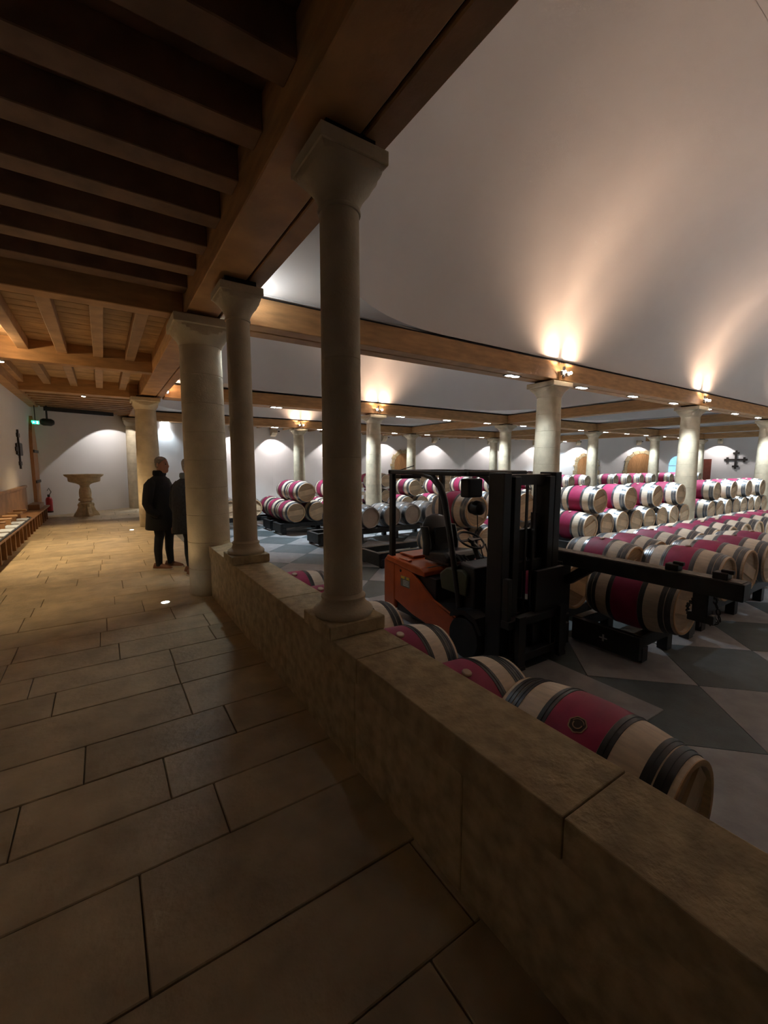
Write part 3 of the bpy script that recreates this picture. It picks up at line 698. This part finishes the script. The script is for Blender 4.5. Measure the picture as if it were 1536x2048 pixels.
# instruction plate on the side panel
lp = fp('label_plate', MB().box(-.4815, -.480, .46, .66, .52, .66), 'decal_grey')
fp('label_band', MB().box(-.483, -.4815, .57, .65, .625, .655).box(-.483, -.4815, .47, .53, .625, .655), 'decal_yellow', parent=lp)
for i in range(4): fp('label_line', MB().box(-.483, -.4815, .48, .60, .54 + .02 * i, .546 + .02 * i), 'white_mark', parent=lp)
fp('panel_latch', MB().lathe([(.02, -.484), (.018, -.478)], 12, c=(0, .66, .72), axis='x'), 'forklift_black')

# ------------------------------------------------------------------ LIFTING BOOM (attached attachment resting in front of the carriage)
bo = empty('lifting_boom', (4.36 - OX, 2.1 - OY, 0)); bo.parent = fk; bo['label'] = 'black lifting boom with chains reaching over the barrels'
def bpart(name, mb, m, bevel=0.006, parent=None, smooth=False): return mb.build(name, m, parent or bo, bevel=bevel, smooth=smooth)
bpart('boom_beam', MB().bar((0, .93, 1.06), (0.02, -.90, 1.06), .17, .15), 'rack_black')
bpart('boom_wear_strip', MB().bar((0.0, .90, 1.137), (0.02, -.88, 1.137), .15, .006), 'rack_edge', 0)
bpart('boom_post', MB().box(-.10, .08, .72, .92, .34, 1.02), 'rack_black')
bpart('knee_brace', MB().bar((0, .70, .80), (0, .44, 1.0), .12, .10), 'rack_black')
bpart('boom_foot', MB().box(-.60, .06, .70, .92, .12, .40).box(-.16, -.06, .62, .72, .10, .34), 'rack_black')
bpart('tip_post', MB().box(-.05, .06, -.66, -.54, .78, 1.0).box(-.03, .04, -.70, -.50, .72, .80), 'rack_black')
for (yv, zv) in ((-.35, 1.15), (-.72, 1.15)): bpart('hook_block', MB().box(-.05, .05, yv - .06, yv + .05, zv - .01, zv + .05).box(-.02, .02, yv - .09, yv, zv + .04, zv + .075), 'iron')
def chain(name, pts, r=0.02, parent=None):
    pts = [Vector(p) for p in pts]; pos = []
    for a, b in zip(pts, pts[1:]):
        n = max(1, int((b - a).length / 0.045))
        for i in range(n): pos.append((a.lerp(b, (i + .5) / n), (b - a).normalized()))
    for i, (p, d) in enumerate(pos):
        u = d.orthogonal().normalized(); q = d.cross(u)
        if i % 2: u = q
        lp_ = [p + d * (.030 * math.cos(t)) + u * (.016 * math.sin(t)) for t in [2 * PI * k / 10 for k in range(11)]]
        MB().tube(lp_, .0055, 5).build('chain_link', 'iron', parent or bo)
chain('c', [(0.06, -.55, .95), (.36, -.36, .74), (.50, -.31, .62), (.60, -.31, .58), (.72, -.31, .63), (.85, -.31, .72)])
chain('c', [(0.08, -.64, .98), (0.11, -.68, .84), (0.13, -.70, .72), (.10, -.64, .68), (0.14, -.60, .76)])
chain('c', [(0.08, -.60, .98), (0.14, -.60, .82), (0.13, -.68, .70)])

# ------------------------------------------------------------------ PEOPLE
def ell(cx, cy, z, rx, ry, n=20, tw=0.0):
    return [(cx + rx * math.cos(2 * PI * k / n) * math.cos(tw) - ry * math.sin(2 * PI * k / n) * math.sin(tw), cy + rx * math.cos(2 * PI * k / n) * math.sin(tw) + ry * math.sin(2 * PI * k / n) * math.cos(tw), z) for k in range(n)]
def tube_rings(pts, radii, n=14):
    pts = [Vector(p) for p in pts]; rings = []
    for i, p in enumerate(pts):
        d = (pts[min(i + 1, len(pts) - 1)] - pts[max(i - 1, 0)]).normalized()
        u = Vector((0, 1, 0)); u = (u - d * u.dot(d)).normalized(); q = d.cross(u)
        rx, ry = radii[i] if isinstance(radii[i], tuple) else (radii[i], radii[i])
        rings.append([p + q * (rx * math.cos(2 * PI * k / n)) + u * (ry * math.sin(2 * PI * k / n)) for k in range(n)])
    return rings
def head_mesh(mb, c, s=1.0):
    """head facing +x, c = centre of skull"""
    prof = [(-.135, .030, .035, .012), (-.120, .062, .05, .022), (-.095, .080, .062, .016), (-.060, .088, .068, .008), (-.025, .094, .072, .004), (.01, .097, .075, .0), (.045, .097, .076, -.004), (.080, .088, .070, -.010), (.108, .062, .052, -.014), (.122, .025, .022, -.016)]
    rings = []
    for z, rx, ry, ox in prof:
        ring = []
        for k in range(24):
            a = 2 * PI * k / 24; x = rx * math.cos(a); yv = ry * math.sin(a)
            if math.cos(a) > .9: # face mid line: brow, nose, lips, chin
                x += {-.120: .006, -.095: .010, -.060: .006, -.025: .026, .01: .010, .045: .008}.get(z, 0) * (1 if math.cos(a) > .99 else .25)
            if .55 < math.cos(a) < .95 and z == .01: x -= .008   # eye sockets
            ring.append((c[0] + (x + ox) * s, c[1] + yv * s, c[2] + z * s))
        rings.append(ring)
    mb.loft(rings)
def person(loc, rz, label, coat_m, hair_m, hair_h, coat_len, scarf=False, hood=False, shoe='shoe_brown', head_tilt=0.0, scale=1.0):
    e = empty('person', (loc[0], loc[1], 0), rz); e.scale = (scale,) * 3
    tag(e, label, 'person')
    b = MB()
    # legs (facing +x): left leg slightly forward
    for s, fx in ((-1, -.03), (1, .06)):
        b.loft(tube_rings([(fx * .9 - .01, s * .095, .06), (fx * .9 - .012, s * .095, .12), (fx * .8 - .02, s * .095, .30), (fx * .6 + .0, s * .098, .48), (fx * .5 + .015, s * .10, .55), (fx * .3, s * .10, .70), (0, s * .095, .88), (-.01, s * .07, .98)],
                          [.048, .050, .060, .066, .070, .082, .098, .10]))
    # torso, neck
    b.loft([ell(-.015, 0, z, rx, ry) for z, rx, ry in ((.86, .12, .165), (.95, .135, .18), (1.10, .13, .165), (1.28, .135, .19), (1.40, .115, .195), (1.455, .07, .12), (1.49, .055, .065), (1.56, .052, .058))])
    head_mesh(b, (.035, 0, 1.645))
    body = b.build('body', ['jeans'], e, smooth=True, angle=70)
    me = body.data; me.materials.clear(); me.materials.append(MATS['jeans']); me.materials.append(MATS['skin'])
    for p in me.polygons:
        if p.center.z > 1.46: p.material_index = 1
    for s in (-1, 1):
        MB().lathe([(.002, -.009), (.009, -.004), (.009, .004), (.002, .009)], 10, c=(.118, s * .030, 1.655)).build('eye', 'crest_dark', e, smooth=True)
        MB().bar((.124, s * .014, 1.674), (.112, s * .046, 1.676), .008, .007).build('eyebrow', hair_m, e)
    MB().bar((.118, -.022, 1.582), (.118, .022, 1.582), .006, .006).build('mouth', 'lacquer_red', e)
    # ears
    for s in (-1, 1): MB().loft([[(.02 + .016 * math.cos(a), s * (.074 + d), 1.645 + .030 * math.sin(a)) for a in [2 * PI * q / 10 for q in range(10)]] for d in (0, .012)]).build('ear', 'skin', e, smooth=True)
    # hair cap
    hr = MB(); rings = []
    for z, rx, ry, ox, cut in ((-.045, .091, .073, .0, -.35), (-.01, .098, .0765, .0, -.15), (.03, .101, .0785, -.002, .30), (.06, .099, .0775, -.006, .62), (.085, .090, .073, -.010, .9), (.112, .066, .056, -.014, 1), (.127, .028, .025, -.016, 1)):
        z2 = z * (1 + hair_h)
        ring = []
        for k in range(24):
            a = 2 * PI * k / 24; c_ = min(math.cos(a), cut)
            ring.append((.035 + ox + rx * c_, ry * math.sin(a), 1.645 + z2))
        rings.append(ring)
    hr.loft(rings); hr.build('hair', hair_m, e, smooth=True, angle=80)
    # coat
    c = MB(); zt = coat_len
    c.loft([ell(ox, 0, z, rx, ry, 24) for z, rx, ry, ox in ((zt, .245, .235, .0), (zt + .01, .25, .242, .0), (.85, .225, .235, .0), (1.0, .205, .225, -.015), (1.15, .20, .22, -.025), (1.28, .185, .225, -.03), (1.38, .15, .218, -.03), (1.445, .10, .16, -.018), (1.475, .078, .095, -.012), (1.52, .070, .080, -.008))])
    c.build('coat', coat_m, e, smooth=True, angle=75)
    for s in (-1, 1):
        MB().loft(tube_rings([(-.02, s * .185, 1.40), (-.035, s * .235, 1.33), (-.055, s * .255, 1.18), (-.07, s * .265, 1.06), (-.03, s * .255, .95), (.06, s * .20, .87)], [.06, .080, .076, .070, .064, .055])).build('sleeve', coat_m, e, smooth=True, angle=80)
        fx = -.03 if s < 0 else .06
        sh = MB(); yv = s * .095
        sh.loft([[(fx * .9 + x, yv + hw * math.cos(a), .02 + max(0, hh * math.sin(a)) ) for a in [PI * q / 8 for q in range(9)]] + [(fx * .9 + x, yv - hw, .02), (fx * .9 + x, yv + hw, .02)] for x, hw, hh in ((-.10, .030, .05), (-.085, .040, .085), (-.02, .045, .095), (.06, .048, .07), (.13, .047, .05), (.175, .036, .035), (.195, .018, .02))])
        so = sh.build('shoe', shoe, e, smooth=True, angle=60)
        MB().loft([[(fx * .9 + x, yv + hw * k, z) for k, z in ((-1, 0), (1, 0), (1, .026), (-1, .026))] for x, hw in ((-.105, .032), (-.09, .043), (-.02, .047), (.06, .051), (.135, .050), (.18, .039), (.2, .02))]).build('sole', 'shoe_sole', so)
    MB().loft([ell(-.008, 0, z, r, r * 1.1, 20) for z, r in ((1.47, .085), (1.50, .095), (1.545, .092), (1.56, .078))]).build('collar' if not scarf else 'scarf', coat_m if not scarf else 'scarf', e, smooth=True)
    return e
RIGHT = -math.radians(33.4)
person((0.74, 7.50), RIGHT - 0.05, 'man in a long black coat, jeans and brown shoes facing right', 'coat_black', 'hair_grey', 0.0, 0.64)
person((1.035, 6.90), RIGHT + 1.0, 'grey haired person with a scarf half hidden by the thick column', 'coat_grey', 'hair_white', 0.05, 0.66, scarf=True, scale=0.98)
bg = empty('handbag', (0.93, 7.25, 0.58)); tag(bg, 'dark reddish bag hanging between the two standing people', 'bag')
MB().box(-.10, .10, -.04, .04, 0, .10).build('bag_body', 'lacquer_red', bg, bevel=.02, seg=2); MB().box(-.10, .10, -.045, .045, -.012, .012).build('bag_base', 'coat_black', bg, bevel=.01)
MB().tube([(-.07, 0, .09), (-.05, 0, .22), (.05, 0, .22), (.07, 0, .09)], .008, 6).build('bag_strap', 'coat_black', bg)

# ------------------------------------------------------------------ STONE FOUNTAIN
fo = empty('stone_font', (-0.52, 16.7, 0)); tag(fo, 'carved limestone font with a wide basin by the end wall', 'font')
MB().lathe([(.10, .98), (.22, 1.05), (.40, 1.10), (.43, 1.13), (.44, 1.24), (.49, 1.27), (.53, 1.31), (.53, 1.34), (.48, 1.345), (.43, 1.30), (.10, 1.25)], 40).build('basin', 'fountain', fo, smooth=True, angle=30)
MB().lathe([(.13, .92), (.125, .96), (.15, 1.02), (.21, 1.07)], 28).build('neck', 'fountain', fo, smooth=True)
MB().lathe([(.15, .58), (.165, .62), (.17, .75), (.155, .86), (.12, .93)], 28).build('vase', 'fountain', fo, smooth=True)
MB().lathe([(.16, .48), (.195, .50), (.195, .55), (.165, .58)], 28).build('collar', 'fountain', fo, smooth=True, angle=30)
MB().lathe([(.14, .38), (.20, .40), (.20, .43), (.15, .46), (.15, .49)], 28).build('ring', 'fountain', fo, smooth=True, angle=30)
MB().lathe([(.16, .0), (.15, .12), (.13, .25), (.14, .39)], 20).build('shaft', 'fountain', fo, smooth=True)
for k in range(4):
    a = k * PI / 2 + 0.35
    c_, s_ = math.cos(a), math.sin(a); T = lambda r, t, z: (r * c_ - t * s_, r * s_ + t * c_, z)
    mb = MB(); mb.loft([[T(r0, -w_, z), T(r1, -w_, z), T(r1, w_, z), T(r0, w_, z)] for z, r0, r1, w_ in ((0, .1, .36, .06), (.08, .1, .33, .055), (.2, .1, .25, .05), (.34, .1, .20, .045), (.40, .1, .19, .04))])
    mb.build('foot_scroll', 'fountain', fo, bevel=.008)
    mb = MB(); mb.loft([circ(r, z, 12, *T(.19, 0, 0)[:2]) for r, z in ((.01, .30), (.04, .32), (.05, .36), (.04, .40), (.01, .42))]); mb.build('mask', 'fountain', fo, smooth=True)

# ------------------------------------------------------------------ BENCH / STALLS on the left wall
be = empty('choir_bench', (-1.6, 11.0, 0)); tag(be, 'long oak bench with arm rests and panelled back along the left wall', 'bench')
y0, y1 = -6.0, 5.2
MB().box(-.14, .20, y0, y1, .40, .44).build('seat_board', 'bench_oak', be, bevel=.008)
MB().box(-.14, .10, y0, y1, 0, .05).build('plinth', 'bench_oak', be)
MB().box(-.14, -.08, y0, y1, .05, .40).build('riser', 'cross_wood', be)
MB().box(-.145, -.10, y0, 3.4, .44, 1.05).build('back_panel', 'bench_oak', be)
MB().box(-.145, -.08, y0, 3.42, 1.05, 1.11).build('back_rail', 'bench_oak', be, bevel=.006)
yy = y0 + .2
while yy < y1:
    MB().box(-.06, .165, yy, yy + .05, .05, .40).build('slat', 'bench_oak', be, bevel=.004); yy += .46
for k in range(12):
    yy = y0 + .4 + k * .62
    if yy < 1.6:
        MB().box(-.13, .13, yy, yy + .05, .62, .66).box(-.12, .02, yy + .01, yy + .04, .44, .62).build('arm_rest', 'bench_arm', be, bevel=.008)
    if k > 0 and yy < 2.2: MB().box(-.04, .17, yy - .50, yy - .06, .441, .475).build('seat_cushion', 'cushion_blue', be, bevel=.012, seg=2)
MB().tube([(.175, y0, .455), (.18, 1.0, .455), (.16, 1.45, .455), (.08, 1.62, .455)], .014, 8).build('cushion_rope', 'cushion_trim', be, smooth=True)
MB().box(-.13, .12, 3.6, 4.6, .44, .58).build('end_box', 'bench_oak', be, bevel=.006)

# ------------------------------------------------------------------ CROSSES
def wall_cross(loc, rz, size, label, m='cross_wood', boxy=False):
    e = empty('wall_cross', loc, rz); tag(e, label, 'cross')
    s = size; t = .05 * s
    MB().box(-.5 * s, .5 * s, -.03, 0, -t, t).build('arm', m, e); MB().box(-t, t, -.035, 0, -.5 * s, .5 * s).build('arm', m, e)
    for (x, z, h) in ((-.36, 0, 1), (.36, 0, 1), (0, .36, 0), (0, -.36, 0)):
        (MB().box(x * s - t, x * s + t, -.04, 0, -.14 * s, .14 * s) if h else MB().box(-.14 * s, .14 * s, -.04, 0, z * s - t, z * s + t)).build('cross_tip', m, e)
    if boxy: MB().box(-.2 * s, .2 * s, -.06, 0, -.16 * s, .16 * s).build('centre_block', m, e)
    return e
wall_cross((-1.75, 14.1, 2.03), -PI / 2 + PI, 0.98, 'dark wooden cross with a square centre on the left gallery wall', boxy=True)

# ------------------------------------------------------------------ DOORS on the far walls
def far_dir(i):
    a, b = Vector(WP[i]), Vector(WP[i + 1]); d = (b - a).normalized(); return a, d
def arch_door(name, seg, t, wd, ht, label, glass=False, stone=True):
    a, d = far_dir(seg); p = a + d * t
    e = empty(name, (p.x, p.y, ZF), math.atan2(d.y, d.x)); struct(e, label, 'door')
    hw = wd / 2; sp = ht - hw
    def arch(r, n=14): return [(r * math.cos(PI * k / n), sp + r * math.sin(PI * k / n)) for k in range(n + 1)]
    n = 6
    for k in range(n):
        x0 = -hw + wd * k / n; x1 = x0 + wd / n - .006; f = lambda x: sp + math.sqrt(max(0, hw * hw - x * x))
        xs = [x0, (x0 + x1) / 2, x1]
        MB().prism([(x0, 0), (x1, 0)] + [(x, f(x)) for x in reversed(xs)], -.05, 0.0, 'y').build('door_board', 'door_oak' if not glass else 'glass_day', e)
    if glass:
        for z in (1.0, 1.5, 2.0): MB().box(-hw, hw, -.07, -.05, z, z + .04).build('glazing_bar', 'plaster', e)
        MB().box(-.02, .02, -.07, -.05, 0, ht).build('glazing_bar', 'plaster', e)
    if stone:
        zs = 0; k = 0
        while zs < sp:
            for s in (-1, 1):
                w2 = .20 if k % 2 else .30
                x0, x1 = sorted((s * hw, s * (hw + w2))); MB().box(x0, x1, -.07, 0, zs, min(zs + .33, sp) - .01).build('jamb_stone', 'stone_block', e)
            zs += .33; k += 1
        for k in range(9):
            a0, a1 = PI * k / 9 + .01, PI * (k + 1) / 9 - .01; ro = hw + (.28 if k % 2 else .20)
            MB().prism([(hw * math.cos(a0), sp + hw * math.sin(a0)), (ro * math.cos(a0), sp + ro * math.sin(a0)), (ro * math.cos(a1), sp + ro * math.sin(a1)), (hw * math.cos(a1), sp + hw * math.sin(a1))], -.07, 0, 'y').build('arch_stone', 'stone_block', e)
    MB().tube([(-hw * .8, -.05, 1.05), (-hw * .8, -.1, 1.05), (-hw * .6, -.1, 1.05)], .015, 6).build('door_handle', 'iron', e)
    return e
arch_door('door_1', 2, 1.9, 1.35, 2.85, 'arched oak door with a stone surround behind the forklift roof')
arch_door('door_2', 4, 2.1, 1.35, 2.75, 'arched oak door in the far wall between the slim columns')
arch_door('door_3', 4, 6.1, 2.0, 2.95, 'wide arched oak door at the right of the far wall', stone=True)
arch_door('window_1', 5, 1.25, 1.2, 2.75, 'arched window with blue daylight at the right of the far wall', glass=True, stone=False)
a, d = far_dir(5); p = a + d * 2.75
e = struct(empty('door_4', (p.x, p.y, ZF), math.atan2(d.y, d.x)), 'red lacquered door leaf standing open beside the far column', 'door')
MB().box(-.45, .45, -.28, -.22, 0, 2.5).build('door_leaf', 'lacquer_red', e); MB().box(-.50, -.45, -.2, 0, 0, 2.55).build('door_post', 'lacquer_red', e)
a, d = far_dir(5); p = a + d * 4.55
wall_cross((p.x - .02, p.y, 1.98), math.atan2(d.y, d.x), 1.28, 'black cross with forked arms on the far pinkish wall')
# tall gothic door on the left wall near the corner
e = struct(empty('door_5', (-1.75, 16.62, 0), PI / 2), 'oak door with a pointed arch on the left gallery wall', 'door')
for k in range(5):
    x0 = -.5 + .2 * k; x1 = x0 + .194
    f = lambda x: 2.1 + 1.0 * (1 - abs(x) / .5) ** .6 if abs(x) < .5 else 2.1
    MB().prism([(x0, 0), (x1, 0), (x1, f(x1)), ((x0 + x1) / 2, f((x0 + x1) / 2)), (x0, f(x0))], -.08, 0, 'y').build('door_board', 'door_oak', e)
for z in (.25, 1.1, 2.0): MB().box(-.5, .5, -.11, -.08, z, z + .08).build('hinge_strap', 'iron', e)

# ------------------------------------------------------------------ CORBELS with wall washers
CB = [(1, 0.05), (1, 3.7), (2, 0.4), (2, 4.4), (3, 2.0), (3, 5.9), (4, 1.4), (4, 5.8), (5, 3.6), (6, 0.15), (6, 4.5), (0, 4.2)]
for i, (sg, t) in enumerate(CB):
    a, d = far_dir(sg); p = a + d * t; nrm = Vector((d.y, -d.x))
    e = empty('corbel', (p.x, p.y, 3.12), math.atan2(d.y, d.x)); tag(e, 'stone corbel with a wall lamp under the ceiling, %s along the far wall' % ORD[i], 'corbel', 'wall corbels')
    MB().prism([(0, 0), (-.16, .06), (-.30, .20), (-.30, .36), (0, .36)], -.15, .15, 'x').build('corbel_stone', 'stone', e, bevel=.01)
    MB().lathe([(.04, -.06), (.05, 0)], 12, c=(0, -.7, .27)).build('lamp_can', 'iron', e)
    q = Vector((p.x, p.y)) + nrm * 0.7
    lamp('wall_lamp', 'SPOT', (q.x, q.y, 3.32), P_WALL, (1.0, 0.93, 0.93), e, (q.x - nrm.x * .75, q.y - nrm.y * .75, 0), size=.03, angle=106, blend=0.2)
# end wall washer in the gallery
e = empty('corbel', (1.15, 19.2, 3.05), 0.61); tag(e, 'small corbel lamp at the top of the farthest gallery column', 'corbel', 'wall corbels')
MB().prism([(0, 0), (-.12, .06), (-.2, .16), (-.2, .28), (0, .28)], -.1, .1, 'x').build('corbel_stone', 'stone', e)
lamp('wall_lamp', 'SPOT', (0.70, 17.75, 3.22), 28, (1.0, 0.95, 0.93), e, (0.55, 18.75, 0.2), size=.03, angle=112, blend=0.05)

# ------------------------------------------------------------------ BEAM LAMPS
def uplight(x, yy, label, side=-1, pw=P_UP, both=True):
    """pair of small warm spots on the beam above a column, aimed up the vault"""
    e = empty('uplight', (x, yy + side * 0.29, ZB0 + 0.10)); tag(e, label, 'spotlight', 'warm uplights on the columns')
    for s in (-1, 1):
        MB().lathe([(.028, -.03), (.04, .03), (.042, .05)], 14, c=(s * .10, side * .07, 0)).build('lamp_can', 'steel', e, smooth=True)
        MB().lathe([(.034, .0505), (.034, .052)], 14, c=(s * .10, side * .07, 0)).build('bulb', 'lamp_warm', e)
        MB().lathe([(.02, 0), (.026, .02), (.02, .045), (.004, .055)], 10, c=(s * .10, side * .135, 0), axis='z').build('lamp_glow', 'lamp_warm', e)
        lamp('uplight_beam', 'SPOT', (x + s * .12, yy + side * .37, ZB0 + 0.16), pw, WARM, e, (x + s * (1.9), yy + side * (1.0), ZB0 + 4.0), size=.02, angle=100, blend=1.0)
    MB().box(-.012, .012, side * .01, side * .06, -.05, .16).build('bracket', 'iron', e)
    return e
uplight(XC[1], YR[0], 'pair of warm uplights over the column right of the mast')
uplight(XC[2], YR[0], 'pair of warm uplights over the second column right of the mast')
uplight(XC[3], YR[0], 'pair of warm uplights over the column at the right edge')
uplight(XC[1], YR[1], 'pair of warm uplights over the column behind the grey barrels')
uplight(XC[2], YR[1], 'pair of warm uplights over the middle column behind the forklift roof', pw=22)
uplight(XC[3], YR[1], 'bright warm lamp over the slim column right of the mast', pw=22)
uplight(XC[4], YR[1], 'bright warm lamp over the column by the wide arched door', pw=22)
uplight(XC[1], YR[2], 'pair of warm uplights over the far column above the left stack')
uplight(XC[2], YR[2], 'pair of warm uplights over the far column beside the arched door')
uplight(XC[3], YR[2], 'pair of warm uplights over the far column left of its neighbour')
uplight(XC[5], YR[2], 'warm uplight at the cellar corner column', pw=20)
uplight(XC[5], YR[1], 'warm uplight over the farthest middle row column', pw=20)
uplight(1.42, 12.92, 'warm uplight beside the gallery column behind the people', pw=9)
def downlight(x, yy, label, pw=P_DOWN, aim=(0, 0), col=COOL, ang=100, emit=True):
    e = empty('downlight', (x, yy, ZB0 - 0.012)); tag(e, label, 'downlight', 'cool downlights under the beams')
    MB().box(-.19, .19, -.075, .075, 0, .012).build('bezel', 'iron', e)
    for s in (-1, 1): MB().box(s * .09 - .06, s * .09 + .06, -.05, .05, -.006, 0).build('led_panel', 'lamp_white', e)
    lamp('downlight_beam', 'SPOT', (x, yy, ZB0 - 0.05), pw, col, e, (x + aim[0], yy + aim[1], 0), size=.10, angle=ang, blend=0.6)
    return e
dl = 0
for r, yy in enumerate(YR):
    for c in range(5):
        for k, f in enumerate((0.17, 0.5, 0.83)):
            if c == 0 and (r == 0 and k == 1): continue
            if c == 0 and r == 1 and k == 0: continue
            if r == 2 and k == 1: continue
            x = XC[c] + (XC[c + 1] - XC[c]) * f
            if c == 0 and r == 0 and k == 0: x = 1.5
            pw = P_DOWN * (1.0 if r < 2 else 0.7)
            if c == 0 and r == 0: pw *= 0.45 if k else 0.10
            downlight(x, yy, 'cool downlight, %s row beam, %s span from gallery, %s in span' % (rown[r], ORD[c], ORD[k]), pw, aim=(0.3, -0.3) if r else (0.4, 0.5 if k == 1 else -0.8))
for c in (1, 2, 3):
    for k, f in enumerate((0.17, 0.5, 0.83)):
        if c == 1 and k == 0: continue
        if c == 3 and k > 1: continue
        downlight(XC[c] + (XC[c + 1] - XC[c]) * f, -1.38, 'cool downlight beside the viewer, %s span from gallery, %s in span' % (ORD[c], ORD[k]), P_DOWN * .9, aim=(.3, 1.4))
    uplight(XC[c], -1.38, 'pair of warm uplights in the row beside the viewer, %s' % ORD[c - 1], side=1, pw=P_UP * .8)
# gallery lamps
def gallery_spot(p, tgt, pw, label, ang=95, blend=.8, col=WARMW):
    e = empty('gallery_spot', p); tag(e, label, 'spotlight', 'gallery ceiling spots')
    MB().lathe([(.05, 0), (.05, .10), (.03, .12)], 16).build('lamp_can', 'steel', e, smooth=True)
    MB().lathe([(.042, -.004), (.042, -.001)], 16).build('bulb', 'lamp_warm', e)
    lamp('gallery_beam', 'SPOT', (p[0], p[1], p[2] - .03), pw, col, e, tgt, size=.06, angle=ang, blend=blend)
gallery_spot((-1.35, 9.9, 3.40), (-0.7, 9.9, 0), P_GAL * 1.5, 'bright ceiling spot over the bench at the left edge', 80)
gallery_spot((-0.30, 13.52, 3.38), (-0.4, 12.6, 0), P_GAL * 1.0, 'ceiling spot under the cross beam above the gallery middle', 80)
gallery_spot((-1.35, 6.4, 3.40), (-0.9, 7.2, 0), P_GAL * .45, 'ceiling spot over the bench nearer the viewer', 75)
def floor_light(p, label, pw):
    e = empty('floor_light', (*p, 0)); tag(e, label, 'floor light', 'recessed floor lights')
    MB().lathe([(.055, .0), (.055, .004), (.045, .006)], 20).build('bezel', 'steel', e)
    MB().lathe([(.044, .0062), (.044, .007)], 20).build('lens', 'lamp_floor', e)
    lamp('floor_beam', 'SPOT', (p[0], p[1], .03), pw, WARMW, e, (p[0] - .15, p[1] + .25, 3), size=.04, angle=100, blend=.9)
floor_light((0.53, 5.58), 'round recessed floor light before the thick column', 6)
floor_light((0.52, 12.4), 'round recessed floor light behind the man', 22)
# up-shining lamp resting on the cross beam by the wall, and a cool lamp on the first column
e = empty('gallery_spot', (-1.5, 8.9, 3.30)); tag(e, 'glaring lamp at the left picture edge lighting the planks', 'spotlight', 'gallery ceiling spots')
MB().lathe([(.03, 0), (.05, .06), (.05, .09)], 16).build('lamp_can', 'steel', e, smooth=True); MB().lathe([(.045, .0905), (.045, .092)], 16).build('bulb', 'lamp_warm', e)
lamp('gallery_upbeam', 'SPOT', (-1.5, 8.9, 3.41), 14, WARMW, e, (-0.6, 9.0, 3.75), size=.05, angle=165, blend=.6)
e = empty('uplight', (1.50, 5.48, ZB0 - .02)); tag(e, 'cool uplight beside the thick column at the end of the parapet', 'spotlight', 'warm uplights on the columns')
MB().lathe([(.03, -.03), (.04, .03)], 14).build('lamp_can', 'steel', e, smooth=True); MB().lathe([(.034, .031), (.034, .033)], 14).build('bulb', 'lamp_white', e)
lamp('cool_uplight_beam', 'SPOT', (1.50, 5.45, ZB0 + .03), 9, (.92, .97, 1), e, (2.6, 4.5, 4.3), size=.03, angle=150, blend=.8)

# ------------------------------------------------------------------ SMALL THINGS
ex = empty('fire_extinguisher', (-1.50, 17.22, 0.12), 0.61); tag(ex, 'red fire extinguisher hanging on the end wall by the corner', 'extinguisher')
MB().lathe([(.085, 0), (.09, .02), (.09, .40), (.07, .47), (.03, .50)], 20).build('cylinder', 'red_paint', ex, smooth=True)
MB().lathe([(.088, 0), (.092, .0), (.092, .05)], 20).build('base_ring', 'iron', ex)
MB().bar((0, 0, .50), (0, 0, .58), .05, .05, up=(0, 1, 0)).build('valve', 'iron', ex)
MB().tube([(0, -.03, .56), (.04, -.07, .66), (0, -.03, .78), (-.03, 0, .70)], .012, 6).build('hose', 'iron', ex)
es = empty('exit_sign', (-1.60, 16.5, 2.90), 0.4); es.scale = (.6, .6, .6); tag(es, 'small green lit emergency exit sign at the gallery corner', 'sign')
MB().box(-.15, .15, -.025, .025, -.08, .08).build('sign_body', 'exit_green', es)
MB().box(-.11, -.02, -.03, -.025, -.012, .012).prism([(-.12, 0), (-.07, .05), (-.07, -.05)], -.03, -.025, 'y').prism([(.03, -.06), (.06, .0), (.04, .06), (.10, .06), (.11, -.06)], -.03, -.025, 'y').build('pictogram', 'exit_white', es)
MB().bar((0, 0, .08), (0, 0, .95), .03, .03, up=(0, 1, 0)).build('bracket', 'iron', es)
tk = empty('stage_lamp', (-1.35, 16.9, 2.95), 0.4); tag(tk, 'black lamp fixture under the joists by the exit sign', 'lamp')
MB().lathe([(.08, -.16), (.11, -.1), (.11, .1), (.07, .17)], 16, axis='x').build('lamp_body', 'iron', tk, smooth=True); MB().bar((0, 0, .1), (0, 0, .5), .04, .04, up=(0, 1, 0)).build('stem', 'iron', tk)
MB().box(-.05, 1.9, -.06, .06, .35, .47).build('track', 'iron', tk)
print('barrels', NB[0], 'objects', len(bpy.data.objects))
